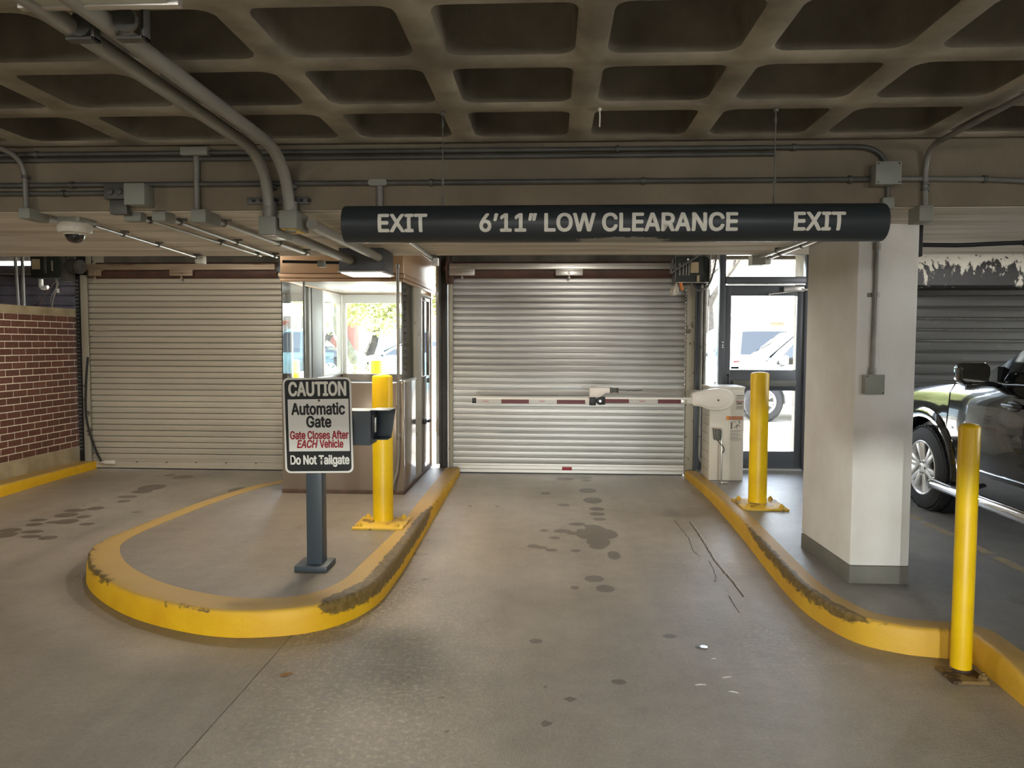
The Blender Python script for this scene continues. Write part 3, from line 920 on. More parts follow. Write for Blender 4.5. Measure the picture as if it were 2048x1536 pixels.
# ------------------------------------------------------------------ exit door with sidelight and transom
ex = thing('door_5', (2.02, DY, IZ), 'glazed dark framed exit door with push bar, sidelight and transom', 'door', kind='structure')
def fr(x0, x1, z0, z1, y0=DY-0.03, y1=DY+0.03, name='frame', m=M_DARKMET, bevel=0.003):
    return MB().box(x0, x1, y0, y1, z0, z1).build(name, m, ex, bevel=bevel)
fr(1.985, 2.055, IZ, 2.74, DY-0.05, DY+0.05)
fr(2.975, 3.03, IZ, 2.74, DY-0.05, DY+0.05)
fr(2.055, 2.975, 2.345, 2.425, DY-0.06, DY+0.05)
fr(2.055, 2.975, 2.68, 2.74, DY-0.05, DY+0.05)
fr(2.075, 2.96, 2.333, 2.345, DY-0.07, DY-0.03, 'header_trim', M_ALU, 0.001)
lf = MB().box(2.06, 2.128, DY-0.022, DY+0.022, 0.17, 2.33).box(2.892, 2.972, DY-0.022, DY+0.022, 0.17, 2.33).box(2.128, 2.892, DY-0.022, DY+0.022, 2.205, 2.33).box(2.128, 2.892, DY-0.022, DY+0.022, 1.09, 1.335).box(2.128, 2.892, DY-0.022, DY+0.022, 0.17, 0.368).build('leaf', M_DARKMET, ex, bevel=0.003)
MB().box(2.15, 2.88, DY-0.085, DY-0.055, 1.14, 1.215).box(2.15, 2.20, DY-0.06, DY-0.02, 1.15, 1.205).box(2.83, 2.88, DY-0.06, DY-0.02, 1.15, 1.205).build('push_bar', M_STEEL, lf, bevel=0.004)
hd = [(2.098, DY-0.03, 1.27), (2.098, DY-0.075, 1.27), (2.098, DY-0.085, 1.20), (2.098, DY-0.075, 1.13), (2.098, DY-0.03, 1.13)]
MB().tube([tuple(p) for p in catmull(hd, 0.015)], 0.011, 10).build('handle', M_TRIM, lf)
MB().box(2.128, 2.892, DY-0.004, DY+0.004, 1.335, 2.205).build('upper_pane', M_GLASS, ex, smooth=False)
MB().box(2.128, 2.892, DY-0.004, DY+0.004, 0.368, 1.09).build('lower_pane', M_GLASS, ex, smooth=False)
MB().box(2.055, 2.975, DY-0.004, DY+0.004, 2.425, 2.68).build('transom_pane', M_GLASS, ex, smooth=False)
MB().box(1.835, 1.985, DY-0.004, DY+0.004, 0.20, 2.70).build('sidelight_pane', M_GLASS, ex, smooth=False)
MB().box(1.835, 1.985, DY-0.03, DY+0.03, 0.06, 0.20).build('sidelight_sill', M_DARKMET, ex, bevel=0.003)
MB().box(2.06, 2.975, DY-0.06, DY+0.06, IZ-0.01, 0.168).build('threshold', M_ALU, ex, bevel=0.003)
MB().bar((2.56, DY-0.055, 2.225), (2.99, DY-0.12, 2.27), 0.022, 0.012).bar((2.99, DY-0.12, 2.27), (2.90, DY-0.05, 2.29), 0.022, 0.012).box(2.72, 2.95, DY-0.075, DY-0.03, 2.25, 2.31).ball((2.56, DY-0.05, 2.225), 0.014, 10, 6).build('door_closer', M_ALU, ex, bevel=0.002)
for z in (1.60, 1.625, 1.66):
    MB().cyl((2.03, DY-0.056, z), (2.03, DY-0.048, z), 0.009, 12).build('screw_cap', M_WHITE, ex)
MB().box(2.14, 2.23, DY-0.02, DY-0.006, 1.345, 1.372).build('sticker', M_TRIM, ex, smooth=False)

# ------------------------------------------------------------------ booth
FX0, FX1, FY, BY = -2.645, -1.43, 7.27, 9.32
SILL, HEAD, TOPZ = 1.25, 2.237, 2.62
bo = thing('attendant_booth', ((FX0+FX1)/2, FY+1, IZ), 'bronze metal attendant booth with glass corner windows on the island', 'booth')
def bp(name, mb, m=M_BOOTH, bevel=0.004, **kw):
    return mb.build(name, m, bo, bevel=bevel, **kw)
bp('front_panel', MB().box(FX0, FX1-0.075, FY, FY+0.05, IZ+0.01, SILL), M_BOOTHL)
bp('corner_trim', MB().box(FX1-0.075, FX1, FY-0.006, FY+0.06, IZ+0.01, SILL+0.002), M_BOOTHL)
bp('side_panel', MB().box(FX1-0.05, FX1, FY+0.06, 7.93, IZ+0.01, SILL), M_BOOTHL)
bp('left_panel', MB().box(FX0, FX0+0.05, FY+0.05, BY, IZ+0.01, SILL), M_BOOTHL)
bp('back_panel', MB().box(FX0+0.05, FX1-0.05, BY-0.05, BY, IZ+0.01, SILL), M_BOOTHL)
bp('sill_trim', MB().box(FX1-0.055, FX1+0.012, FY+0.02, 7.93, SILL, SILL+0.022), M_ALU, 0.002)
bp('base_channel', MB().box(FX0-0.006, FX1+0.006, FY-0.008, FY+0.06, IZ-0.005, IZ+0.035).box(FX1-0.055, FX1+0.008, FY, 9.0, IZ-0.005, IZ+0.03), mat('rusty_channel', '#5a4436', 0.7, col2='#3f3028', scale=8))
# fascia with two stepped trims all round
mb = MB()
for z0, z1, o in ((HEAD, 2.268, 0.0), (2.272, 2.312, 0.008), (2.318, TOPZ, -0.002)):
    mb.box(FX0-o, FX1+o, FY-o, FY+0.06, z0, z1).box(FX1-0.06, FX1+o, FY+0.06, BY, z0, z1).box(FX0-o, FX0+0.06, FY+0.06, BY, z0, z1).box(FX0+0.06, FX1-0.06, BY-0.06, BY, z0, z1)
bp('fascia', mb, M_BOOTH, 0.003)
bp('roof', MB().box(FX0-0.01, FX1+0.01, FY-0.01, BY+0.01, TOPZ, TOPZ+0.03), M_BOOTH)
bp('inner_ceiling', MB().box(FX0+0.06, FX1-0.06, FY+0.06, BY-0.06, 2.25, 2.27), M_WHITE, 0, smooth=False)
bp('inner_floor', MB().box(FX0+0.05, FX1-0.05, FY+0.05, BY-0.05, IZ+0.02, IZ+0.04), M_STEEL, 0, smooth=False)
bp('front_pane', MB().box(FX0+0.015, FX1-0.008, FY+0.02, FY+0.028, SILL, HEAD), M_GLASS, 0, smooth=False)
bp('side_pane', MB().box(FX1-0.02, FX1-0.012, FY+0.02, 7.93, SILL, HEAD), M_GLASS, 0, smooth=False)
bp('glass_joint', MB().box(FX1-0.014, FX1-0.006, FY+0.016, FY+0.024, SILL, HEAD), M_STEEL, 0, smooth=False)
bp('front_mullion', MB().box(-2.425, -2.409, FY+0.01, FY+0.04, SILL, HEAD), M_STEEL, 0.002)
bp('wall_post', MB().box(FX1-0.06, FX1, 7.93, 8.30, IZ+0.01, HEAD), M_GUIDE)
# booth door on the lane side
dr = bp('door', MB().box(FX1-0.05, FX1-0.005, 8.32, 8.97, IZ+0.03, 1.26).box(FX1-0.05, FX1-0.005, 8.32, 8.385, 1.26, 2.16).box(FX1-0.05, FX1-0.005, 8.86, 8.97, 1.26, 2.16).box(FX1-0.05, FX1-0.005, 8.385, 8.86, 2.12, 2.16), M_BOOTHL)
MB().box(FX1-0.03, FX1-0.022, 8.385, 8.86, 1.26, 2.12).build('pane', M_GLASS, dr, smooth=False)
MB().box(FX1, FX1+0.03, 8.40, 8.47, 0.72, 0.78).bar((FX1+0.05, 8.44, 0.75), (FX1+0.05, 8.60, 0.75), 0.02, 0.03).cyl((FX1, 8.44, 0.75), (FX1+0.05, 8.44, 0.75), 0.012, 10).build('handle', M_TRIM, dr, bevel=0.003)
MB().cyl((FX1-0.005, 8.80, 1.20), (FX1+0.006, 8.80, 1.20), 0.028, 16).build('lock', M_STEEL, dr)
bp('door_head', MB().box(FX1-0.055, FX1+0.012, 8.30, 9.0, 2.17, 2.19), M_WHITE, 0.002)
bp('door_jamb', MB().box(FX1-0.06, FX1+0.004, 8.975, 9.06, IZ+0.01, HEAD), M_BOOTH)
# left side: glass, post, framed sliding window; back: window and counter
bp('left_pane', MB().box(FX0+0.012, FX0+0.02, FY+0.03, 7.96, SILL, HEAD), M_GLASSC, 0, smooth=False)
bp('left_post', MB().box(FX0, FX0+0.05, 7.98, 8.06, SILL, HEAD).box(FX0, FX0+0.05, 8.10, 8.45, SILL, HEAD), M_GREYL)
bp('window_frame', MB().box(FX0, FX0+0.05, 8.50, 8.56, SILL, HEAD).box(FX0, FX0+0.05, 9.20, 9.27, SILL, HEAD).box(FX0, FX0+0.05, 8.56, 9.20, 2.12, HEAD).box(FX0, FX0+0.05, 8.56, 9.20, SILL, 1.30), M_WHITE, 0.003)
bp('window_pane', MB().box(FX0+0.02, FX0+0.026, 8.56, 9.20, 1.30, 2.12), M_GLASSC, 0, smooth=False)
bp('back_frame', MB().box(FX0+0.05, FX1-0.05, BY-0.05, BY, 2.13, HEAD).box(FX0+0.05, FX0+0.10, BY-0.05, BY, SILL, 2.13).box(FX1-0.10, FX1-0.05, BY-0.05, BY, SILL, 2.13), M_WHITE, 0.003)
bp('back_pane', MB().box(FX0+0.10, FX1-0.10, BY-0.03, BY-0.022, SILL, 2.13), M_GLASS, 0, smooth=False)
bp('counter', MB().box(FX0+0.05, FX1-0.05, 8.85, BY-0.05, 1.12, 1.16), M_STEEL)
lamp('booth_fill_lamp', 'POINT', (-2.0, 8.3, 2.12), 16, (0.95, 0.98, 1.0), shadow_soft_size=0.1)  # added lamp without a fitting, brightens the inner ceiling
# conduit climbing the booth front
cdt = thing('booth_conduit', (-1.474, FY-0.036, IZ), 'thin vertical conduit clipped to the right end of the booth front', 'conduit')
MB().tube([(-1.474, FY-0.036, 2.40), (-1.474, FY-0.036, 0.55), (-1.49, FY-0.04, 0.38), (-1.53, FY-0.042, 0.25), (-1.55, FY-0.042, 0.16)], 0.015, 12).build('pipe', M_PIPE, cdt)
for z in (2.36, 1.0, 0.72):
    MB().cyl((-1.474, FY-0.036, z), (-1.474, FY-0.036, z+0.035), 0.023, 12).build('coupling', M_PIPE, cdt)
# window of the facade left of the booth
w1 = thing('window_1', (-2.93, DY+0.1, 0.06), 'narrow facade window seen through the left end of the booth', 'window', kind='structure')
MB().box(-3.19, -2.66, DY+0.06, DY+0.12, 0.06, 1.20).build('sill_panel', M_DARKMET, w1, bevel=0.003)
MB().box(-3.19, -3.165, DY+0.06, DY+0.12, 1.20, 2.7).box(-3.18, -2.66, DY+0.06, DY+0.12, 2.14, 2.7).build('window_frame', M_WHITE, w1, bevel=0.003)
MB().box(-3.18, -2.66, DY+0.085, DY+0.091, 1.20, 2.14).build('pane', M_GLASS, w1, smooth=False)
# white pipe and latch in the slit between booth and jamb
sp = thing('slit_pipe', (-1.36, DY+0.04, IZ), 'white downpipe in the bright slit between booth and steel jamb', 'pipe')
MB().cyl((-1.362, DY+0.06, 0.16), (-1.362, DY+0.06, 2.58), 0.022, 14).build('pipe', M_WHITE, sp)
MB().cyl((-1.362, DY+0.06, 2.20), (-1.362, DY+0.06, 2.24), 0.028, 14).build('coupling', M_WHITE, sp)
MB().box(-1.345, -1.325, DY-0.1, DY-0.06, 0.52, 0.74).build('latch', M_GUIDE, sp, bevel=0.006)
# ------------------------------------------------------------------ lettering
FONT = None
try:
    import os
    fp = os.path.join(bpy.utils.resource_path('LOCAL'), 'datafiles', 'fonts', 'Inter.woff2')
    if os.path.exists(fp):
        FONT = bpy.data.fonts.load(fp)
except Exception:
    FONT = None

def text_geo(s, x0, x1, z0, cap, depth=0.0012, bold=0.05, shear=0.0):
    """flat letters in the xz plane, facing -y: x from x0 to x1, baseline z0, capital height cap"""
    cu = bpy.data.curves.new('t', 'FONT')
    if FONT: cu.font = FONT
    cu.body = s
    cu.size = 1.0
    cu.shear = shear
    cu.resolution_u = 3
    o = bpy.data.objects.new('t', cu)
    COL.objects.link(o)
    dg = bpy.context.evaluated_depsgraph_get()
    me = bpy.data.meshes.new_from_object(o.evaluated_get(dg))
    cu.body = 'H'
    dg = bpy.context.evaluated_depsgraph_get()
    dg.update()
    mh = bpy.data.meshes.new_from_object(o.evaluated_get(dg))
    ch = max(v.co.y for v in mh.vertices)-min(v.co.y for v in mh.vertices)
    base = min(v.co.y for v in mh.vertices)
    bpy.data.objects.remove(o, do_unlink=True)
    bpy.data.curves.remove(cu)
    bpy.data.meshes.remove(mh)
    xa, xb = min(v.co.x for v in me.vertices), max(v.co.x for v in me.vertices)
    k = (x1-x0)/(xb-xa)
    kz = cap/ch
    bm = bmesh.new()
    bm.from_mesh(me)
    for v in bm.verts:
        v.co = Vector((x0+(v.co.x-xa)*k, 0, z0+(v.co.y-base)*kz))
    bmesh.ops.remove_doubles(bm, verts=bm.verts, dist=1e-6)
    bmesh.ops.triangulate(bm, faces=bm.faces)
    # heavier strokes: the letters laid over themselves, shifted round a small circle
    g0 = bm.verts[:]+bm.edges[:]+bm.faces[:]
    n0 = len(bm.verts)
    e = bold*cap
    for q in range(8):
        d = bmesh.ops.duplicate(bm, geom=g0)
        vs = [x for x in d['geom'] if isinstance(x, bmesh.types.BMVert)]
        for v in vs:
            v.co += Vector((e*math.cos(q*PI/4), 0.0001*(q+1), e*math.sin(q*PI/4)))
    bpy.data.meshes.remove(me)
    return bm

def lettering(s, x0, x1, z0, cap, y, m, parent, name='lettering', org=(0, 0, 0), cyl=None, **kw):
    bm = text_geo(s, x0, x1, z0, cap, **kw)
    if cyl:
        r, = cyl
        for k in range(-8, 9):
            bmesh.ops.bisect_plane(bm, geom=bm.verts[:]+bm.edges[:]+bm.faces[:], plane_co=(0, 0, k*r/9), plane_no=(0, 0, 1))
        bmesh.ops.triangulate(bm, faces=bm.faces)
        for v in bm.verts:
            g = v.co.z/r
            rr = r+0.0012-v.co.y
            v.co = Vector((v.co.x, y-rr*math.cos(g), rr*math.sin(g)))
    else:
        for v in bm.verts:
            v.co.y += y
    for v in bm.verts:
        v.co -= Vector(org)
    for f in bm.faces:
        f.normal_update()
        if f.normal.y > 0: f.normal_flip()
    me = bpy.data.meshes.new(name)
    bm.to_mesh(me)
    bm.free()
    return link(name, me, m, parent)

# ------------------------------------------------------------------ clearance sign: a dark tube hung on two wires
def sign_tube_mat():
    m, nt, bs = nodes('sign_tube_paint')
    v = coord(nt)
    sep = N(nt, 'ShaderNodeSeparateXYZ')
    nt.links.new(v, sep.inputs[0])
    # scraped underside where roofs have hit it, around x = 0.33
    dx = math_(nt, 'DIVIDE', math_(nt, 'SUBTRACT', sep.outputs[0], 0.34), 0.30)
    a = math_(nt, 'SUBTRACT', 1.0, math_(nt, 'MULTIPLY', dx, dx))
    low = N(nt, 'ShaderNodeMapRange')
    low.inputs[1].default_value, low.inputs[2].default_value = 2.152, 2.132
    nt.links.new(sep.outputs[2], low.inputs[0])
    n1 = noise(nt, coord(nt, (0.5, 1, 1)), 70, 8, 0.75)
    k = math_(nt, 'ADD', math_(nt, 'MULTIPLY', math_(nt, 'MAXIMUM', a, 0.0), low.outputs[0]), math_(nt, 'MULTIPLY', math_(nt, 'SUBTRACT', n1, 0.5), 1.6))
    f = N(nt, 'ShaderNodeMapRange')
    f.inputs[1].default_value, f.inputs[2].default_value = 0.5, 0.62
    nt.links.new(k, f.inputs[0])
    col = mixc(nt, f.outputs[0], lin('#2e3438'), lin('#8e8a7c'))
    nt.links.new(col, bs.inputs['Base Color'])
    bs.inputs['Roughness'].default_value = 0.42
    return m
SGY, SGZ, SGR = 3.6, 2.212, 0.0875
cs = thing('clearance_sign', (0.275, SGY, SGZ), 'dark horizontal tube sign with cream exit and low clearance lettering hung on two wires', 'sign')
MB().lathe([(0.02, -0.988), (SGR-0.008, -0.988), (SGR-0.002, -0.986), (SGR, -0.980), (SGR, 1.532), (SGR-0.002, 1.538), (SGR-0.008, 1.540), (0.02, 1.540)], (0, SGY, SGZ), 'X', 64).build('tube', sign_tube_mat(), cs)
o_ = (0.275, SGY, SGZ)
for s, a, b in (('EXIT', -0.806, -0.580), ('6\u201911\u201d LOW CLEARANCE', -0.328, 0.853), ('EXIT', 1.111, 1.336)):
    t = lettering(s, a-0.275, b-0.275, -0.046, 0.080, 0.0, M_LETTER, cs, cyl=(SGR,))
for x in (-0.515, 1.04):
    MB().tube([(x, SGY, SGZ+SGR-0.004), (x, SGY, CEIL_Z+0.004)], 0.0028, 6).cyl((x, SGY, SGZ+SGR-0.003), (x, SGY, SGZ+SGR+0.04), 0.006, 8).cyl((x, SGY, SGZ+SGR+0.10), (x, SGY, SGZ+SGR+0.125), 0.007, 8).cyl((x, SGY, CEIL_Z-0.07), (x, SGY, CEIL_Z-0.045), 0.006, 8).ball((x, SGY, CEIL_Z-0.008), 0.012, 10, 6).build('hanger_wire', M_STEEL, cs)

# ------------------------------------------------------------------ caution sign on its post
ps = thing('caution_sign', (-1.54, 4.85, IZ), 'black and white caution automatic gate sign on a slate post', 'sign')
MB().box(-1.593, -1.488, 4.80, 4.905, IZ+0.03, 1.30).build('post', M_POST, ps, bevel=0.005)
MB().box(-1.66, -1.443, 4.745, 4.955, IZ-0.002, IZ+0.036).build('base_plate', M_POST, ps, bevel=0.004)
pn = bpy.data.objects.new('sign_panel', None)
COL.objects.link(pn)
pn.parent = ps
pn.location = (-1.502+1.54, 4.782-4.85, 1.106-IZ)
pn.rotation_euler = (0, R(-1.1), 0)
def rrect(x0, x1, z0, z1, r, n=6):
    out = []
    for cx, cz, a0 in ((x1-r, z1-r, 0), (x0+r, z1-r, 90), (x0+r, z0+r, 180), (x1-r, z0+r, 270)):
        for k in range(n+1):
            g = R(a0+90*k/n)
            out.append((cx+r*math.cos(g), cz+r*math.sin(g)))
    return out
MB().prism(rrect(-0.225, 0.225, -0.311, 0.311, 0.035), 'Y', 0.0, 0.004).build('white_border', M_SIGNW, pn, local=True)
MB().prism(rrect(-0.213, 0.213, -0.299, 0.299, 0.027), 'Y', -0.0012, 0.0).build('black_field', M_BLKPAINT, pn, local=True)
MB().box(-0.195, 0.205, -0.0024, -0.0012, -0.168, 0.172).build('white_field', M_SIGNW, pn, local=True, smooth=False)
for s, a, b, z, c, m, sh in (('CAUTION', -0.184, 0.189, 0.196, 0.086, M_LETTER, 0), ('Automatic', -0.170, 0.178, 0.073, 0.072, M_BLKPAINT, 0), ('Gate', -0.073, 0.086, -0.010, 0.070, M_BLKPAINT, 0),
                             ('Gate Closes After', -0.184, 0.198, -0.087, 0.050, M_RED, 0), ('EACH', -0.141, -0.006, -0.144, 0.049, M_RED, 0.25), ('Vehicle', 0.010, 0.162, -0.144, 0.049, M_RED, 0),
                             ('Do Not Tailgate', -0.186, 0.199, -0.252, 0.056, M_SIGNW, 0)):
    lettering(s, a, b, z, c, -0.0032, m, pn, shear=sh)
for z in (0.163, -0.225):
    MB().cyl((0.012, -0.007, z), (0.012, -0.001, z), 0.008, 12).build('screw', M_STEEL, pn, local=True)

# card reader on the post, facing the lane
cr = thing('card_reader', (-1.30, 4.95, 0.98), 'dark box shaped card reader hood beside the caution sign', 'card reader')
MB().box(-1.486, -1.172, 4.83, 5.03, 0.972, 1.20).build('housing', M_POST, cr, bevel=0.004)
hv = [(-1.172, 1.197), (-1.045, 1.197), (-1.072, 1.005), (-1.172, 1.005)]
MB().prism(hv, 'Y', 5.022, 5.032).prism([(-1.172, 1.197), (-1.045, 1.197), (-1.045, 1.204), (-1.172, 1.204)], 'Y', 4.835, 5.03).prism([(-1.172, 1.0), (-1.072, 1.0), (-1.072, 1.006), (-1.172, 1.006)], 'Y', 4.90, 5.03).build('hood', M_POST, cr, bevel=0.001)
MB().box(-1.172, -1.160, 4.86, 5.01, 1.02, 1.17).build('reader_face', M_TRIM, cr, bevel=0.004)
MB().box(-1.162, -1.150, 4.90, 4.925, 1.05, 1.15).build('card_slot', M_ALU, cr, bevel=0.003)

# ------------------------------------------------------------------ bollards
def bollard(x, y, z, h, r, px, py, pm, label, bolts=4, plate_c=None, cap_flat=True):
    t = thing('bollard', (x, y, z), label, 'bollard')
    prof = [(r, 0.012), (r, h-0.012), (r-0.004, h-0.003), (r*0.8, h+0.003), (r*0.4, h+0.009), (0.002, h+0.011)]
    MB().lathe([(0.002, 0.012)]+prof, (x, y, z), 'Z', 40).build('pipe', M_YELLOW, t)
    cx, cy = plate_c or (x, y)
    MB().box(cx-px, cx+px, cy-py, cy+py, z-0.003, z+0.016).build('base_plate', pm, t, bevel=0.004)
    MB().lathe([(r+0.006, 0), (r+0.004, 0.006), (r, 0.012)], (x, y, z+0.015), 'Z', 32).build('weld', pm, t)
    for sx, sy in ((1, -1), (-1, -1), (1, 1), (-1, 1))[:bolts]:
        bx, by = cx+sx*px*0.74, cy+sy*py*0.74
        MB().lathe([(0.026, 0), (0.026, 0.005), (0.021, 0.006), (0.021, 0.024), (0.011, 0.027), (0.010, 0.036), (0.001, 0.038)], (bx, by, z+0.015), 'Z', 6).build('bolt', pm, t, smooth=False)
    return t
bollard(-1.38, 6.12, IZ, 1.222, 0.084, 0.205, 0.20, M_YPLATE, 'yellow steel bollard on the booth island in front of the booth', plate_c=(-1.372, 6.05))
bollard(1.94, 7.03, IZ, 1.225, 0.083, 0.20, 0.235, M_YPLATE, 'yellow steel bollard before the glass exit door and barrier cabinet', plate_c=(1.95, 6.99))
bollard(2.075, 3.80, 0.0, 1.249, 0.0485, 0.088, 0.088, M_RUSTPL, 'slim tall yellow bollard with rusty base plate at the kerb corner', 1, plate_c=(2.052, 3.745))

# ------------------------------------------------------------------ conduits
def conduit(name, runs, r, m, label, cat='conduit', clamps=(), boxes=(), group=None, n=12):
    t = thing(name, runs[0][0], label, cat, group)
    for pts in runs:
        MB().tube(pts, r, n).build('pipe', m, t)
    for c, d in clamps:
        c = Vector(c)
        MB().cyl(c-Vector(d)*0.009, c+Vector(d)*0.009, r+0.006, 14).build('clamp', M_STEEL, t)
    for b in boxes:
        MB().box(*b).build('fitting', M_BOXG, t, bevel=0.005)
    return t

def arc(p0, corner, p1, rad, n=8):
    """path p0 -> corner -> p1 with a rounded corner"""
    p0, c, p1 = Vector(p0), Vector(corner), Vector(p1)
    a, b = (p0-c).normalized(), (p1-c).normalized()
    s, e = c+a*rad, c+b*rad
    out = [p0]
    for k in range(n+1):
        t = k/n
        out.append(s*(1-t)**2+c*2*t*(1-t)+e*t*t)
    out.append(p1)
    return out
FY_ = BEAM_Y0-0.02
# the two thick pipes from the ceiling down the beam to the lamp box
for k, (x, xd, zs, lab) in enumerate([(-1.50, -1.553, 2.285, 'left one of the two thick grey pipes bending down the beam'), (-1.335, -1.437, 2.305, 'right one of the two thick grey pipes with chipped paint bending down the beam')]):
    yc = FY_-0.036
    pm = paint_wear('chipped_grey_pipe', '#8d8a80', '#5a5650', 0.30, 9, 0.42, 0.1, bmp=0.05)
    down = arc((x, -2.0, 2.655), (xd, yc, 2.655), (xd, yc, 2.40), 0.36 if k == 0 else 0.40, 14)
    xs_ = -1.56 if k == 0 else -1.335
    t = conduit('thick_pipe', [[tuple(p) for p in down], [(xs_, yc+0.05, zs), (xs_, 5.86, zs)]], 0.031, pm, lab, 'pipe', n=18,
                clamps=[((x-0.002, 2.38 if k == 0 else 2.35, 2.655), (0, 1, 0)), ((xd, yc, 2.50), (0, 0, 1)), ((xs_, 5.82, zs), (0, 1, 0))])
    z0 = 2.235 if k == 0 else 2.268
    MB().box(xd-0.05, xd+0.05, yc-0.045, yc+0.22 if k == 0 else yc+0.16, z0, z0+0.10).build('elbow_box', M_BOXG, t, bevel=0.006)
    MB().cyl((xd, yc, z0+0.10), (xd, yc, 2.42), 0.040, 18).build('collar', M_PIPE, t)
    MB().box(xd-0.042, xd+0.042, yc-0.035, yc+0.14, z0-0.004, z0).build('cover', M_ALU if k == 0 else M_YPLATE, t, bevel=0.001)
    c = (x-0.01, 2.40, 2.66)
    MB().box(c[0]-0.045, c[0]+0.05, c[1]-0.02, c[1]+0.02, 2.612, 2.622).box(c[0]+0.04, c[0]+0.05, c[1]-0.02, c[1]+0.02, 2.612, 2.74).build('hanger', M_STEEL, t, bevel=0.002)
st = tag(MB().box(-1.70, -1.345, BEAM_Y0-0.016, BEAM_Y0, 2.415, 2.455).build('strut_channel', M_STEEL, bevel=0.002), 'slotted steel strut behind the two thick pipes on the beam', 'bracket')
for x in np.arange(-1.67, -1.35, 0.045):
    MB().box(x, x+0.022, BEAM_Y0-0.0175, BEAM_Y0-0.0155, 2.427, 2.443).build('slot', M_BLACK, st, smooth=False)

# conduits along the beam face
up = [(-8, FY_, 2.712), (1.60, FY_, 2.712)]
t = conduit('beam_conduit', [[tuple(p) for p in arc((-8, FY_, 2.700), (1.80, FY_, 2.700), (1.80, FY_, 2.42), 0.17)], [(-8, FY_+0.005, 2.668), (1.2, FY_+0.005, 2.668)]], 0.0135, M_PIPED, 'upper pair of grey conduits along the top of the beam', clamps=[((x, FY_, 2.700), (1, 0, 0)) for x in (-4.2, -2.9, -0.6, 0.36, 1.3)],
            boxes=[(-2.06, -1.905, FY_-0.03, FY_+0.02, 2.682, 2.728), (1.77, 1.83, FY_-0.02, FY_+0.02, 2.37, 2.43)])
t = conduit('beam_conduit', [[(-8, FY_, 2.528), (1.71, FY_, 2.528)]], 0.0145, M_PIPED, 'lower grey conduit running along the beam behind the sign wires', clamps=[((x, FY_, 2.528), (1, 0, 0)) for x in (-3.6, -2.7, -0.66, 0.5, 1.6)])
MB().prism(rrect(-1.005, -0.90, 2.508, 2.542, 0.016), 'Y', FY_-0.03, FY_+0.02).build('oval_fitting', M_BOXG, t)
MB().cyl((-0.945, FY_, 2.51), (-0.945, FY_, 2.39), 0.018, 12).build('drop_pipe', M_PIPE, t)
t = conduit('beam_conduit', [[(-8, FY_, 2.482), (-2.50, FY_, 2.482)]], 0.014, M_PIPED, 'short lower conduit ending at the junction box on the left', clamps=[((x, FY_, 2.482), (1, 0, 0)) for x in (-3.2, -2.75)])
jb = thing('junction_box', (-2.29, FY_, 2.40), 'square grey junction box on the beam above the soffit conduits', 'junction box')
MB().box(-2.345, -2.235, FY_-0.09, FY_+0.02, 2.402, 2.515).build('body', M_BOXG, jb, bevel=0.005)
MB().box(-2.348, -2.232, FY_-0.094, FY_-0.09, 2.40, 2.517).build('cover', M_BOXG, jb, bevel=0.002)
MB().box(-2.49, -2.36, FY_-0.05, FY_+0.02, 2.44, 2.52).cyl((-2.45, FY_-0.05, 2.48), (-2.45, FY_-0.06, 2.48), 0.02, 12).cyl((-2.40, FY_-0.05, 2.48), (-2.40, FY_-0.06, 2.48), 0.02, 12).build('switch', M_STEEL, jb, bevel=0.004)
MB().box(-2.47, -2.37, FY_-0.03, FY_+0.02, 2.36, 2.44).build('elbow', M_STEEL, jb, bevel=0.006)
jb2 = thing('junction_box', (1.765, FY_, 2.486), 'square grey junction box on the beam above the right end of the sign', 'junction box')
MB().box(1.705, 1.828, FY_-0.08, FY_+0.02, 2.488, 2.60).build('body', M_BOXG, jb2, bevel=0.004)
MB().box(1.700, 1.833, FY_-0.084, FY_-0.08, 2.484, 2.603).build('cover', M_BOXG, jb2, bevel=0.002)
for sx in (1.712, 1.82):
    for sz in (2.495, 2.592):
        MB().cyl((sx, FY_-0.087, sz), (sx, FY_-0.083, sz), 0.004, 8).build('screw', M_TRIM, jb2)
conduit('beam_conduit', [[(1.83, FY_, 2.530), (2.3, FY_, 2.524), (2.6, FY_, 2.508), (8, FY_, 2.50)]], 0.0145, M_PIPE, 'grey conduit running right from the junction box above the pillar', clamps=[((2.30, FY_, 2.524), (1, 0, 0))])
dn = [tuple(p) for p in arc((1.905, -2, 2.685), (1.985, FY_-0.01, 2.685), (1.99, FY_-0.01, 2.38), 0.14)]
conduit('ceiling_conduit', [dn], 0.0145, M_PIPE, 'grey conduit from the ceiling bending down the beam above the pillar', clamps=[((1.99, FY_-0.01, 2.50), (0, 0, 1)), ((1.99, FY_-0.01, 2.47), (0, 0, 1))], boxes=[(1.955, 2.03, FY_-0.03, FY_+0.10, 2.30, 2.385)])
lcv = [tuple(p) for p in arc((-3.55, 3.2, 2.70), (-2.96, FY_-0.02, 2.71), (-2.957, FY_-0.02, 2.39), 0.16)]
conduit('ceiling_conduit', [lcv], 0.015, M_PIPE, 'grey conduit bending down the beam at the far left by the dome camera', clamps=[((-2.957, FY_-0.02, 2.57), (0, 0, 1))], boxes=[(-2.985, -2.92, FY_-0.05, FY_+0.12, 2.335, 2.395)])

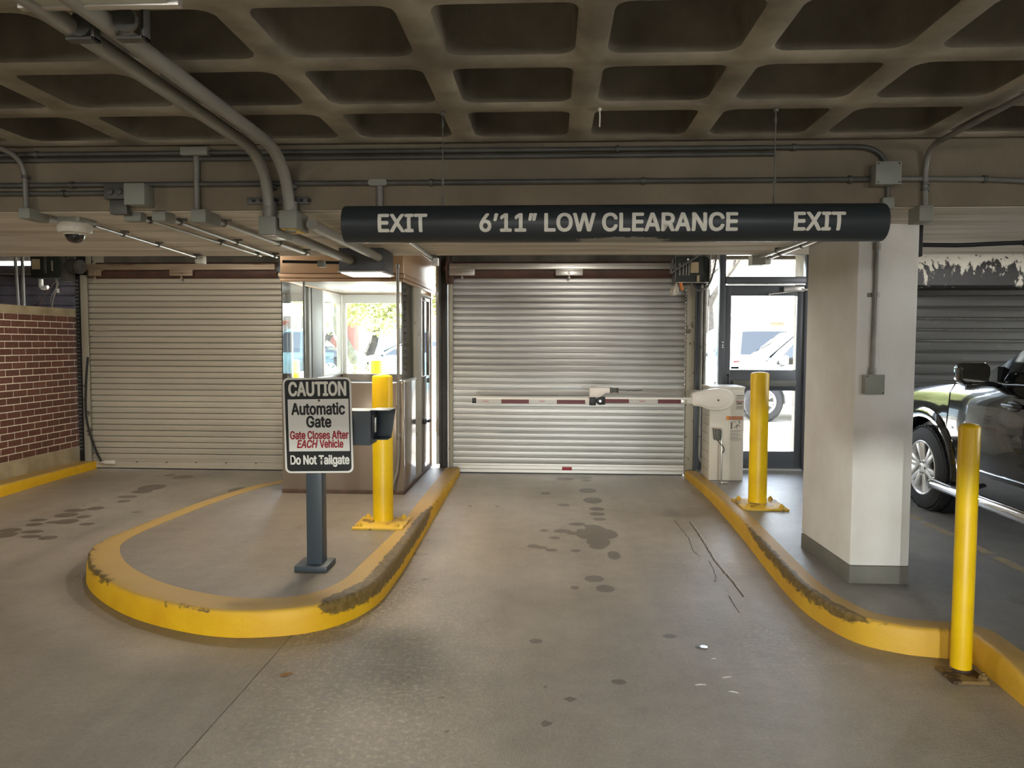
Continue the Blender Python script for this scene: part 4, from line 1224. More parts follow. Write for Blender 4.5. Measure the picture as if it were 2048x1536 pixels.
# conduits under the soffit
SZ = SOFFIT_Z-0.028
def soffit_run(a, b, r, cl, label, end=None, z=SZ):
    a, b = Vector((a[0], a[1], z)), Vector((b[0], b[1], z))
    d = (b-a).normalized()
    t = conduit('soffit_conduit', [[a, b]], r, M_EMT, label, group='conduits under the soffit')
    for y in cl:
        k = (y-a.y)/(b.y-a.y)
        c = a.lerp(b, k)
        MB().cyl(c-d*0.008, c+d*0.008, r+0.005, 14).box(c.x-r-0.004, c.x+r+0.03, c.y-0.008, c.y+0.008, z+r-0.002, SOFFIT_Z).build('clamp', M_STEEL, t)
    if end:
        MB().box(b.x-end, b.x+end, b.y-0.02, b.y+0.05, z-0.045, z+0.02).build('end_box', M_WHITE, t, bevel=0.004)
    return t
soffit_run((-2.805, 4.53), (-2.985, 6.30), 0.011, (4.90, 5.45, 6.2), 'zinc conduit running back from the dome camera to a white end box', 0.035)
t = soffit_run((-2.36, 4.26), (-2.385, 6.12), 0.011, (4.36, 5.33, 6.04), 'left one of the two thin conduits under the soffit by the junction box')
MB().box(-2.43, -2.33, 4.20, 4.27, SZ-0.025, SZ+0.025).build('elbow', M_BOXG, t, bevel=0.005)
t = soffit_run((-2.205, 4.25), (-2.29, 6.22), 0.0125, (4.42, 5.32, 6.15), 'right one of the two thin conduits under the soffit by the junction box')
MB().box(-2.25, -2.17, 4.17, 4.29, SZ-0.03, SZ+0.025).build('elbow', M_BOXG, t, bevel=0.005)
t = soffit_run((-1.965, 4.32), (-1.95, 6.0), 0.0165, (4.46, 5.36, 5.92), 'conduit with the grey elbow left of the thick pipes')
MB().box(-2.005, -1.92, 4.13, 4.33, SZ-0.045, SZ+0.028).build('elbow', M_BOXG, t, bevel=0.006)
conduit('beam_conduit', [[(-1.978, FY_-0.004, 2.386), (-1.978, FY_-0.004, 2.68)]], 0.0165, M_PIPE, 'short upright conduit on the beam left of the thick pipes')
soffit_run((-0.975, 4.25), (-1.0, 6.5), 0.0135, (6.3,), 'conduit under the soffit behind the left end of the sign', 0.03)
t = soffit_run((1.79, 4.3), (1.72, 6.42), 0.013, (5.9,), 'left one of the two conduits under the soffit by the pillar')
MB().box(1.66, 1.77, 6.32, 6.45, SZ-0.06, SZ+0.02).build('end_box', M_BOXG, t, bevel=0.004)
soffit_run((1.838, 4.3), (1.82, 6.46), 0.013, (5.6, 6.1), 'right one of the two conduits under the soffit by the pillar', 0.03)
conduit('black_conduit', [[(-2.31, 6.42, 2.34), (-1.64, 6.42, 2.325)]], 0.013, M_CABLE, 'short black conduit from the thin conduits to the lamp box', boxes=[(-1.99, -1.93, 6.36, 6.44, 2.29, 2.345)])
cb = [(2.31, 4.98, 2.285), (2.6, 4.98, 2.280), (2.9, 4.98, 2.292), (3.3, 4.98, 2.300), (5.0, 4.98, 2.32)]
conduit('black_conduit', [[tuple(p) for p in catmull(cb, 0.1)]], 0.014, M_CABLE, 'black cable running right from the pillar under the soffit', clamps=[((3.02, 4.98, 2.295), (1, 0, 0)), ((3.06, 4.98, 2.295), (1, 0, 0))])
tag(MB().box(2.253, 2.30, 4.80, 5.10, 2.19, 2.385).box(2.253, 2.32, 4.95, 5.02, 2.26, 2.31).build('cable_bracket', M_TRIM, bevel=0.004), 'black bracket on the right side of the pillar top', 'bracket')

# conduit and box on the pillar
pc = thing('pillar_conduit', (1.965, 4.71, 1.34), 'grey conduit and square box on the front of the pillar', 'conduit')
MB().tube([(1.985, 4.713, 2.384), (1.985, 4.713, 2.05), (1.978, 4.713, 1.46)], 0.0165, 14).build('pipe', M_PIPE, pc)
for z in (1.948,):
    MB().cyl((1.984, 4.713, z-0.012), (1.984, 4.713, z+0.012), 0.023, 14).box(1.945, 2.012, 4.722, 4.736, z-0.012, z+0.012).build('clamp', M_PIPE, pc)
MB().cyl((1.986, 4.713, 2.22), (1.986, 4.713, 2.26), 0.022, 14).build('coupling', M_PIPE, pc)
MB().cyl((1.978, 4.713, 1.45), (1.978, 4.713, 1.50), 0.021, 14).build('collar', M_PIPE, pc)
MB().box(1.925, 2.035, 4.672, 4.736, 1.342, 1.458).build('box_body', M_BOXG, pc, bevel=0.006)
MB().box(1.922, 2.038, 4.668, 4.673, 1.339, 1.461).build('box_cover', M_BOXG, pc, bevel=0.003)
for sx, sz in ((1.932, 1.45), (2.028, 1.35)):
    MB().cyl((sx, 4.664, sz), (sx, 4.669, sz), 0.004, 8).build('screw', M_TRIM, pc)

# ------------------------------------------------------------------ dome camera
dc = thing('dome_camera', (-2.86, 4.42, SOFFIT_Z), 'white dome security camera under the soffit', 'camera')
MB().lathe([(0.088, 0.0), (0.094, -0.012), (0.094, -0.045), (0.089, -0.058), (0.056, -0.064), (0.005, -0.064)], (-2.86, 4.42, SOFFIT_Z-0.03), 'Z', 40).build('housing', M_CAB, dc)
MB().box(-2.945, -2.775, 4.335, 4.505, SOFFIT_Z-0.032, SOFFIT_Z).build('mount', M_BOXG, dc, bevel=0.004)
MB().ball((-2.86, 4.42, SOFFIT_Z-0.094), 0.056, 28, 10, -1.0, 0.0).build('dome', M_DOME, dc)
MB().lathe([(0.058, 0.0), (0.062, -0.006), (0.058, -0.010), (0.053, -0.006)], (-2.86, 4.42, SOFFIT_Z-0.090), 'Z', 32).build('dome_ring', M_CAB, dc)
MB().cyl((-2.945, 4.27, SZ), (-2.91, 4.36, SZ), 0.018, 12).build('pipe_stub', M_EMT, dc)

# ------------------------------------------------------------------ lamps
lb = thing('ceiling_light', (-1.48, 6.02, 2.20), 'lit square lamp box under the beam in front of the booth', 'light')
MB().box(-1.655, -1.305, 5.84, 6.22, 2.205, SOFFIT_Z).build('housing', M_DARKMET, lb, bevel=0.004)
MB().box(-1.662, -1.298, 5.833, 6.227, 2.193, 2.206).build('frame', M_ALU, lb, bevel=0.002)
MB().box(-1.64, -1.32, 5.855, 6.205, 2.188, 2.194).build('lens', M_LENS, lb, smooth=False)
lamp('booth_lamp', 'AREA', (-1.48, 6.03, 2.18), 34, (1.0, 0.84, 0.62), target=(-1.48, 6.03, 0), shape='RECTANGLE', size=0.3, size_y=0.33)
tl = thing('ceiling_light', (-1.33, 1.6, 2.66), 'long grey ceiling light at the top left edge with unlit end', 'light')
MB().box(-1.57, -1.11, 0.9, 2.225, 2.655, 2.74).build('housing', M_BOXG, tl, bevel=0.005)
MB().box(-1.555, -1.125, 0.92, 2.205, 2.640, 2.656).build('lens', M_LENSOFF, tl, bevel=0.003)
MB().box(-1.585, -1.095, 2.205, 2.232, 2.635, 2.66).build('end_trim', M_ALU, tl, bevel=0.002)

# ------------------------------------------------------------------ barrier gate
bg = thing('barrier_gate', (1.93, 8.43, IZ), 'cream barrier gate with striped folding arm across the middle lane', 'barrier')
MB().box(1.745, 2.115, 8.25, 8.66, IZ-0.002, 1.155).build('cabinet', M_CAB, bg, bevel=0.006)
MB().box(1.738, 2.122, 8.243, 8.667, 1.150, 1.178).build('lid', M_CAB, bg, bevel=0.005)
MB().box(1.835, 1.853, 8.246, 8.251, 0.16, 0.55).build('cable_cover', mat('cover_beige', '#b7aa9a', 0.6), bg, bevel=0.001)
for k in range(9):
    MB().box(1.743, 1.746, 8.30, 8.62, 0.25+0.1*k, 0.253+0.1*k).build('panel_joint', M_GREYL, bg, smooth=False)
pod = []
for x, z in ((1.532, 1.112), (1.58, 1.125), (1.66, 1.140), (1.75, 1.160), (1.83, 1.165), (1.91, 1.150), (1.96, 1.115), (1.975, 1.06), (1.965, 1.00), (1.92, 0.955), (1.85, 0.93), (1.77, 0.925), (1.69, 0.94), (1.62, 0.968), (1.545, 0.975), (1.525, 1.0)):
    pod.append((x, z))
MB().prism(pod, 'Y', 8.10, 8.25).build('arm_pod', M_POD, bg, bevel=0.022, seg=3)
pi = [(1.55+(x-1.55)*0.82+0.02, 1.045+(z-1.045)*0.74) for x, z in pod]
MB().prism(pi, 'Y', 8.090, 8.102).build('pod_cover', M_POD, bg, bevel=0.006)
MB().cyl((1.80, 8.085, 1.04), (1.80, 8.092, 1.04), 0.012, 14).build('pod_screw', M_STEEL, bg)
AY0, AY1 = 8.13, 8.175
arm = MB().prism([(8.13, 0.980), (8.175, 0.980), (8.18, 1.0), (8.175, 1.052), (8.13, 1.052), (8.125, 1.03)], 'X', -0.80, 0.43).build('arm', M_ARM, bg, bevel=0.004)
fore = MB().prism([(8.13, 0.992), (8.175, 0.992), (8.18, 1.01), (8.175, 1.062), (8.13, 1.062), (8.125, 1.04)], 'X', 0.52, 1.56).build('arm', M_ARM, bg, bevel=0.004)
for x0, x1, p, z in ((-0.525, -0.225, arm, 0.986), (0.078, 0.385, arm, 0.986), (0.60, 0.855, fore, 0.998), (1.165, 1.415, fore, 0.998)):
    MB().box(x0, x1, AY0-0.0075, AY0-0.004, z, z+0.044).build('red_reflector', M_REFLRED, p, smooth=False)
for x0, x1, p in ((-0.80, -0.525, arm), (-0.225, 0.078, arm), (0.855, 1.165, fore)):
    MB().box(x0+0.002, x1-0.002, AY0-0.0073, AY0-0.004, 0.987 if p is arm else 0.999, 1.030 if p is arm else 1.042).build('grey_reflector', mat('grey_reflector', '#b0aca4', 0.3), p, smooth=False)
for x, p, z in ((-0.69, arm, 1.0), (-0.08, arm, 1.005), (1.0, fore, 1.013)):
    lettering('FAAC', x-0.03, x+0.03, z, 0.014, AY0-0.009, M_RED, p, name='logo', org=(1.93, 8.43, IZ))
MB().box(-0.845, -0.80, 8.128, 8.178, 0.985, 1.04).build('end_cap', M_TRIM, arm, bevel=0.004)
MB().box(0.43, 0.50, 8.115, 8.19, 0.972, 1.058).cyl((0.455, 8.108, 1.0), (0.455, 8.12, 1.0), 0.008, 10).build('joint_plate', M_TRIM, bg, bevel=0.004)
MB().cyl((0.545, 8.112, 1.02), (0.545, 8.19, 1.02), 0.043, 20).box(0.545, 0.60, 8.115, 8.19, 0.98, 1.062).build('joint_plate', M_TRIM, bg, bevel=0.003)
MB().cyl((0.545, 8.105, 1.02), (0.545, 8.115, 1.02), 0.013, 14).build('pivot', M_ALU, bg)
MB().prism([(0.43, 1.060), (0.43, 1.162), (0.65, 1.162), (0.65, 1.108), (0.60, 1.106), (0.54, 1.060)], 'Y', 8.12, 8.185).build('joint_cover', M_POD, bg, bevel=0.006)
MB().box(0.65, 0.672, 8.12, 8.185, 1.108, 1.164).box(0.735, 0.745, 8.12, 8.185, 1.106, 1.162).box(0.672, 0.735, 8.165, 8.18, 1.11, 1.16).build('clevis', M_STEEL, bg, bevel=0.002)
MB().tube([(0.74, 8.15, 1.138), (0.82, 8.15, 1.136), (0.845, 8.15, 1.126), (0.87, 8.15, 1.138), (0.90, 8.15, 1.13), (1.0, 8.15, 1.137)], 0.004, 8).build('hook', M_STEEL, bg)
MB().tube([(1.0, 8.15, 1.137), (1.60, 8.15, 1.14)], 0.006, 8).build('pull_rod', M_ALU, bg)
MB().box(1.41, 1.475, AY0-0.012, AY0-0.004, 1.0, 1.045).cyl((1.445, AY0-0.016, 1.02), (1.445, AY0-0.011, 1.02), 0.012, 12).build('shear_plate', M_ALU, bg, bevel=0.002)
# labels on the cabinet front
lbm = MB().box(1.955, 2.105, 8.2465, 8.2495, 0.575, 0.86).build('warning_label', M_CAB, bg, smooth=False)
MB().box(1.955, 2.10, 8.2455, 8.2465, 0.815, 0.855).build('label_header', M_PINK, lbm, smooth=False)
MB().box(1.925, 1.958, 8.2455, 8.2485, 0.815, 0.855).build('label_header', M_ORANGE, lbm, smooth=False)
lettering('WARNING', 1.965, 2.092, 0.825, 0.02, 8.2448, M_ORANGE, lbm, org=(1.93, 8.43, IZ))
mb = MB().box(1.972, 1.990, 8.2452, 8.2462, 0.715, 0.79)
for p, q, w in (((2.01, 0.725), (2.05, 0.765), 0.008), ((2.05, 0.765), (2.075, 0.74), 0.007), ((2.045, 0.765), (2.035, 0.72), 0.008), ((2.0, 0.79), (2.03, 0.795), 0.006), ((2.045, 0.80), (2.08, 0.805), 0.006)):
    d = Vector((q[0]-p[0], q[1]-p[1])).normalized()
    nn = Vector((-d.y, d.x))*w/2
    mb.prism([(p[0]-nn.x, p[1]-nn.y), (q[0]-nn.x, q[1]-nn.y), (q[0]+nn.x, q[1]+nn.y), (p[0]+nn.x, p[1]+nn.y)], 'Y', 8.2452, 8.2462)
mb.cyl((2.068, 8.2462, 0.785), (2.068, 8.2452, 0.785), 0.009, 12)
mb.build('pictogram', M_GREYL, lbm, smooth=False)
mb = MB()
for k, z in enumerate((0.695, 0.683, 0.665, 0.650, 0.636, 0.618, 0.606, 0.592)):
    mb.box(1.965, 2.095-0.02*(k % 3), 8.2455, 8.2463, z, z+0.004)
mb.build('fine_print', M_GREYL, lbm, smooth=False)
mb = MB().box(2.03, 2.11, 8.2462, 8.2492, 0.93, 1.08)
l2 = mb.build('side_label', mat('pale_label', '#c9c3b8', 0.5), bg, smooth=False)
MB().box(2.03, 2.108, 8.2455, 8.2463, 1.075, 1.085).box(2.035, 2.10, 8.2455, 8.2463, 1.05, 1.055).box(2.035, 2.09, 8.2455, 8.2463, 0.985, 1.005).box(2.035, 2.10, 8.2455, 8.2463, 0.955, 0.96).box(2.035, 2.10, 8.2455, 8.2463, 0.943, 0.947).build('fine_print', M_GREYL, l2, smooth=False)
MB().box(2.025, 2.11, 8.2455, 8.2463, 1.01, 1.022).build('label_header', M_PINK, l2, smooth=False)

# photo sensor on a bent stand
sn = thing('photo_sensor', (1.85, 8.10, IZ), 'grey photo sensor on a thin white stand before the barrier cabinet', 'sensor')
MB().prism([(1.748, 0.735), (1.765, 0.735), (1.778, 0.615), (1.762, 0.615)], 'Y', 8.06, 8.12).build('sensor_lens', M_GREYL, sn, bevel=0.002)
MB().prism([(1.766, 0.728), (1.835, 0.728), (1.835, 0.625), (1.815, 0.610), (1.78, 0.610)], 'Y', 8.05, 8.13).build('sensor_body', M_STEEL, sn, bevel=0.005)
MB().box(1.838, 1.852, 8.08, 8.11, IZ, 0.73).box(1.838, 1.915, 8.06, 8.13, IZ, IZ+0.008).build('stand', M_ALU, sn, bevel=0.002)
MB().tube([tuple(p) for p in catmull([(1.80, 8.09, 0.615), (1.82, 8.085, 0.58), (1.855, 8.08, 0.545), (1.872, 8.09, 0.50), (1.862, 8.12, 0.47)], 0.01)], 0.005, 8).build('cable', M_CABLE, sn)

# conduits at the right jamb
t = conduit('jamb_conduit', [[tuple(p) for p in arc((1.765, DY-0.12, 2.5), (1.765, DY-0.12, 0.24), (1.86, DY-0.16, 0.24), 0.09)], [tuple(p) for p in arc((1.805, DY-0.12, 2.4), (1.805, DY-0.12, 0.30), (1.88, DY-0.16, 0.30), 0.07)]], 0.017, M_PIPE, 'two vertical grey conduits beside the right guide of the middle door', clamps=[((1.765, DY-0.12, 1.6), (0, 0, 1)), ((1.765, DY-0.12, 0.55), (0, 0, 1)), ((1.805, DY-0.12, 0.9), (0, 0, 1))])

# ------------------------------------------------------------------ door operators
def operator(x0, x1, y0, z0, z1, label, plate, parts):
    t = thing('door_operator', ((x0+x1)/2, y0+0.1, z0), label, 'motor')
    MB().box(x0, x1, y0, y0+0.22, z0, z1).build('housing', M_DKBOX, t, bevel=0.008)
    MB().box(plate[0], plate[1], y0-0.003, y0+0.001, plate[2], plate[3]).build('data_plate', M_COPING, t, smooth=False)
    for b, m, nm in parts:
        MB().box(*b).build(nm, m, t, bevel=0.003)
    return t
op1 = operator(-6.19, -5.84, 8.70, 2.40, 2.70, 'dark door operator with motor above the end of the brick wall', (-6.17, -6.07, 2.50, 2.62),
               [((-5.84, -5.77, 8.72, 8.9, 2.36, 2.74), M_STEEL, 'bracket'), ((-5.93, -5.91, 8.69, 8.702, 2.48, 2.60), M_BOXG, 'latch'), ((-6.02, -5.99, 8.69, 8.702, 2.45, 2.66), M_STEEL, 'hinge')])
MB().cyl((-5.77, 8.80, 2.55), (-5.60, 8.74, 2.53), 0.085, 24).cyl((-5.60, 8.74, 2.53), (-5.585, 8.735, 2.53), 0.07, 24).build('motor', M_STEEL, op1)
MB().tube([tuple(p) for p in catmull([(-5.82, 8.7, 2.72), (-5.74, 8.66, 2.74), (-5.71, 8.68, 2.68), (-5.75, 8.72, 2.62)], 0.03)], 0.014, 8).build('flexible_conduit', M_STEEL, op1)
op2 = operator(1.44, 1.80, 8.72, 2.335, 2.64, 'dark door operator at the top right of the middle roller door', (1.60, 1.69, 2.45, 2.57),
               [((1.42, 1.435, 8.70, 8.9, 2.33, 2.66), M_STEEL, 'bracket'), ((1.81, 1.825, 8.70, 8.9, 2.33, 2.62), M_ALU, 'bracket'), ((1.44, 1.80, 8.70, 8.715, 2.335, 2.345), M_ALU, 'bracket')]
               +[((x, x+0.012, 8.708, 8.721, 2.42, 2.56), M_BOXG, 'terminal_strip') for x in (1.47, 1.51, 1.545, 1.575)]+[((1.67, 1.70, 8.708, 8.72, 2.35, 2.42), M_COPING, 'small_plate')])
for pts, m, r in (([(1.37, 8.66, 2.44), (1.5, 8.64, 2.53), (1.66, 8.62, 2.63), (1.78, 8.62, 2.76)], M_STEEL, 0.011),
                  ([(1.37, 8.7, 2.44), (1.40, 8.72, 2.60), (1.52, 8.74, 2.72), (1.55, 8.8, 2.79)], M_STEEL, 0.012),
                  ([(1.60, 8.68, 2.335), (1.62, 8.66, 2.27), (1.70, 8.66, 2.245), (1.79, 8.66, 2.30), (1.85, 8.68, 2.45), (1.88, 8.7, 2.60), (1.90, 8.7, 2.72)], M_STEEL, 0.012),
                  ([(1.815, 8.69, 2.45), (1.815, 8.68, 2.62), (1.83, 8.7, 2.70), (1.90, 8.72, 2.73)], M_PIPE, 0.010),
                  ([(1.82, 8.69, 2.30), (1.80, 8.69, 2.1), (1.795, 8.70, 1.8), (1.80, 8.72, 1.5)], M_BOXG, 0.004)):
    MB().tube([tuple(p) for p in catmull(pts, 0.04)], r, 8).build('cable', m, op2)
MB().cyl((1.475, 8.66, 2.335), (1.50, 8.66, 2.25), 0.02, 12).build('connector', M_ORCABLE, op2)
tag(bpy.data.objects['connector'], 'orange connector')
MB().cyl((1.565, 8.695, 2.60), (1.565, 8.70, 2.60), 0.012, 12).build('indicator', M_WHITE, op2)
# crumpled bag hanging from it
bm = bmesh.new()
bmesh.ops.create_icosphere(bm, subdivisions=3, radius=1)
for v in bm.verts:
    n = mnoise.noise(v.co*2.2)
    k = 0.45+0.55*smooth01((1-v.co.z)/1.6)
    v.co = Vector((v.co.x*0.055*k*(1+0.5*n), v.co.y*0.04*k*(1+0.5*n), v.co.z*0.075*(1+0.2*n)))
    v.co.x += -0.035*(0.075-v.co.z)/0.15
me = bpy.data.meshes.new('plastic_bag'); bm.to_mesh(me); bm.free()
bag = tag(link('plastic_bag', me, M_BAG), 'crumpled pale plastic bag hanging under the right door operator', 'bag')
bag.location = (1.43, 8.66, 2.255)
# loose cords below the left operator
tg = thing('tangled_cords', (-5.95, 8.72, 2.04), 'tangle of loose cords hanging from the left operator onto the coping', 'cord')
for pts, m in (([(-5.90, 8.70, 2.40), (-5.87, 8.69, 2.30), (-5.93, 8.68, 2.18), (-5.95, 8.68, 2.08), (-6.0, 8.67, 2.06), (-5.96, 8.66, 2.05)], M_STEEL),
               ([(-5.88, 8.70, 2.38), (-5.84, 8.68, 2.33), (-5.88, 8.69, 2.24), (-5.92, 8.69, 2.12), (-5.93, 8.68, 2.0)], M_GUIDE),
               ([(-5.90, 8.71, 2.36), (-6.02, 8.72, 2.22), (-6.12, 8.73, 2.10), (-6.2, 8.74, 2.06), (-6.15, 8.76, 2.05), (-6.08, 8.75, 2.07)], M_BROWNST)):
    MB().tube([tuple(p) for p in catmull(pts, 0.03)], 0.006, 6).build('strand', m, tg)
MB().box(-5.865, -5.84, 8.68, 8.70, 2.22, 2.27).build('connector', M_SIGNW, tg, bevel=0.003)
# pipes standing on the coping
t = conduit('wall_pipe', [[(-6.43, 8.80, 2.035), (-6.45, 8.80, 2.78)], [(-6.36, 8.80, 2.035), (-6.36, 8.80, 2.78)]], 0.019, M_PIPE, 'pair of dull pipes rising from the brick wall coping')
MB().box(-6.50, -6.32, 8.77, 8.83, 2.66, 2.70).build('pipe_bracket', M_TRIM, t, bevel=0.003)
conduit('wall_pipe', [[tuple(p) for p in arc((-6.22, 9.05, 2.31), (-6.31, 9.05, 2.30), (-6.31, 9.05, 2.72), 0.04)]], 0.026, M_WHITE, 'pale bent pipe before the blue grey slats')

# ------------------------------------------------------------------ small things on the floor and ceiling
tag(MB().lathe([(0.034, 0.0), (0.034, 0.003), (0.028, 0.0045), (0.001, 0.0045)], (0.832, 4.032, 0.0), 'Z', 24).build('metal_disc', M_DISC), 'small shiny metal disc set in the lane floor', 'disc')
for k, (x, y, a, l, w, lab) in enumerate([(0.886, 3.669, 0.3, 0.028, 0.009, 'white paper flake nearest the shiny disc on the right'), (0.739, 3.579, 0.1, 0.03, 0.012, 'white paper flake left of the other flakes'), (0.88, 3.51, -0.4, 0.026, 0.010, 'white paper flake closest to the camera'), (0.867, 3.885, 0.0, 0.016, 0.007, 'tiny white flake just before the shiny disc')]):
    c, s = math.cos(a), math.sin(a)
    vs = [(x+c*u*l-s*v*w, y+s*u*l+c*v*w, floor_z(y)+h) for u, v, h in ((-.8, -.3, .001), (0, -.6, .003), (.9, -.2, .001), (.7, .5, .002), (-.2, .6, .004), (-1, .3, .001))]
    vs += [(p[0], p[1], p[2]-0.0008) for p in vs]
    tag(MB().add(vs, [(0, 1, 2, 3, 4, 5), (11, 10, 9, 8, 7, 6)]+[(i, (i+1) % 6, 6+(i+1) % 6, 6+i) for i in range(6)]).build('paper_flake', M_LITTER, smooth=False), lab, 'litter', 'paper flakes on the lane')
lv = []
for u, v in ((-1, 0), (-.55, -.42), (0, -.5), (.5, -.33), (1, 0), (.5, .36), (0, .52), (-.55, .4)):
    lv.append((-1.294+0.035*u*math.cos(.5)-0.03*v*math.sin(.5), 3.571+0.035*u*math.sin(.5)+0.03*v*math.cos(.5), 0.002+0.007*abs(v)))
lv += [(p[0], p[1], p[2]-0.001) for p in lv]
tag(MB().add(lv, [tuple(range(8)), tuple(range(15, 7, -1))]+[(i, (i+1) % 8, 8+(i+1) % 8, 8+i) for i in range(8)]).build('dry_leaf', M_LEAFB, smooth=False), 'single dry orange leaf on the lane floor', 'leaf')
tag(MB().tube([(0.225, 3.575, 2.74), (0.226, 3.575, 2.70), (0.225, 3.575, 2.655)], 0.0035, 6).ball((0.225, 3.575, 2.735), 0.009, 8, 6).build('wire_end', M_LETTER), 'short pale wire end hanging from a ceiling rib', 'wire')
# ------------------------------------------------------------------ vehicles
def lerp(a, b, t):
    return a+(b-a)*t
def interp(tab, y):
    if y <= tab[0][0]: return tab[0][1]
    for (a, va), (b, vb) in zip(tab, tab[1:]):
        if y <= b:
            return lerp(va, vb, (y-a)/(b-a))
    return tab[-1][1]

class Car:
    """local axes: x to the right, y forward, z up; tops and belts are (y, z) tables"""
    def __init__(s, name, loc, rotz, label, cat, paint, L, W, top, belt, sill, wr, wheels, group=None, wt=0.80, step=0.07, lod=False):
        s.t = thing(name, loc, label, cat, group, rotz=rotz)
        s.L, s.W, s.top, s.belt, s.sill, s.wr, s.wheels, s.wt, s.paint = L, W, top, belt, sill, wr, wheels, wt, paint
        s.roof = max(z for _, z in top)
        ys = list(np.arange(-L/2, L/2, step))+[L/2]
        for yw in wheels:
            ra = wr*1.2
            ys += [yw+ra*math.cos(R(a)) for a in range(0, 181, 15)]+[yw-ra-0.004, yw+ra+0.004]
        ys = sorted(set(round(y, 4) for y in ys))
        secs = [s.section(y) for y in ys]
        m = len(secs[0])
        vs = [p for sec in secs for p in sec]
        fs = []
        for i in range(len(ys)-1):
            for k in range(m):
                fs.append((i*m+k, i*m+(k+1) % m, (i+1)*m+(k+1) % m, (i+1)*m+k))
        fs.append(list(range(m))[::-1])
        fs.append([(len(ys)-1)*m+k for k in range(m)])
        MB().add(vs, fs).build('body', paint, s.t, local=True, angle=38)
    def hw(s, y):
        e = s.L/2-abs(y)
        return s.W/2*(1-0.16*(1-smooth01(e/0.55))-0.04*(1-smooth01(e/1.6)))
    def sx(s, y, z):
        """half width of the side at height z"""
        w, b = s.hw(y), interp(s.belt, y)
        if z >= b:
            return lerp(w*0.935, s.W/2*s.wt, min((z-b)/max(s.roof-0.08-b, 0.1), 1))
        zm = lerp(s.sill, b, 0.5)
        if z >= b-0.07: return lerp(w*0.975, w*0.935, (z-b+0.07)/0.07)
        if z >= zm: return lerp(w, w*0.975, (z-zm)/(b-0.07-zm))
        return lerp(w*0.955, w, max(0, (z-s.sill)/(zm-s.sill)))
    def half(s, y):
        b, tp = interp(s.belt, y), interp(s.top, y)
        zb = s.sill
        e = s.L/2-abs(y)
        zb += 0.10*(1-smooth01(e/0.35))
        for yw in s.wheels:
            ra = s.wr*1.2
            if abs(y-yw) < ra:
                zb = max(zb, s.wr+math.sqrt(ra*ra-(y-yw)**2))
        w = s.hw(y)
        h = tp-b
        zm = max(lerp(s.sill, b, 0.5), zb+0.05)
        zs = max(b-0.07, zm+0.02)
        u = smooth01((h-0.12)/0.25)
        z5 = b+max(h-0.08, h*0.35)
        x5 = lerp(w*0.88, s.sx(y, z5), u)
        x6 = lerp(w*0.62, max(x5-0.10, 0.2), u)
        return [(w*0.86, zb), (s.sx(y, zb+0.03), zb+0.03), (s.sx(y, zm), zm), (s.sx(y, zs), zs), (w*0.935, b), (x5, z5), (x6, lerp(tp-0.006, tp-0.018, u)), (0.0, tp)]
    def section(s, y):
        h = s.half(y)
        return [(x, y, z) for x, z in h]+[(-x, y, z) for x, z in h[-2::-1]]
    def side_patch(s, name, poly, m, side, off=0.006, parent=None):
        """a glass or panel patch lying on the body's side; poly is (y, z)"""
        mb = MB()
        n = len(poly)
        out = [(side*(s.sx(y, z)+off), y, z) for y, z in poly]
        inn = [(side*(s.sx(y, z)-0.01), y, z) for y, z in poly]
        mb.add(out+inn, [list(range(n)), list(range(2*n-1, n-1, -1))]+[(i, (i+1) % n, n+(i+1) % n, n+i) for i in range(n)])
        return mb.build(name, m, parent or s.t, local=True, bevel=0)
    def door(s, y0, y1, side, z0=None, off=0.005):
        z0 = z0 or s.sill+0.03
        b = lambda y: interp(s.belt, y)
        nz, ny = 9, 6
        vs, fs = [], []
        for j in range(ny+1):
            y = lerp(y0, y1, j/ny)
            for k in range(nz+1):
                z = lerp(z0, b(y)-0.004, k/nz)
                edge = j in (0, ny) or k in (0, nz)
                vs.append((side*(s.sx(y, z)+(0.0 if edge else off)), lerp(y, (y0+y1)/2, 0 if edge else 0.0), z))
        # a narrow rim close to the edge keeps the panel flat
        g = nz+1
        for j in range(ny):
            for k in range(nz):
                fs.append((j*g+k, j*g+k+1, (j+1)*g+k+1, (j+1)*g+k))
        return MB().add(vs, fs).build('door', s.paint, s.t, local=True, angle=60)
    def seam(s, y, side, z0, z1):
        pts = [(side*(s.sx(y, z)+0.001), y, z) for z in np.linspace(z0, z1, 10)]
        return MB().tube(pts, 0.004, 6).build('door_seam', M_BLACK, s.t, local=True)
    def glassx(s, ya, za, yb, zb, ka, kb, name, m=None):
        """windscreen or rear window between two cross lines"""
        t = Vector((0, yb-ya, zb-za)).normalized()
        nrm = Vector((0, -t.z, t.y)) if yb > ya else Vector((0, t.z, -t.y))
        nrm = nrm if nrm.z > 0 else -nrm
        vs = []
        for y, z, k in ((ya, za, ka), (yb, zb, kb)):
            for u in (-1, -0.5, 0, 0.5, 1):
                vs.append(Vector((u*k, y, z))+nrm*(0.012+0.02*(1-u*u)))
        lo = [v-nrm*0.03 for v in vs]
        fs = [(i, i+1, i+6, i+5) for i in range(4)]+[(10+i+5, 10+i+6, 10+i+1, 10+i) for i in range(4)]
        fs += [(i, 10+i, 11+i, i+1) for i in range(4)]+[(5+i, 6+i, 16+i, 15+i) for i in range(4)]+[(0, 5, 15, 10), (4, 14, 19, 9)]
        return MB().add(vs+lo, fs).build(name, m or M_CARGLASS, s.t, local=True)
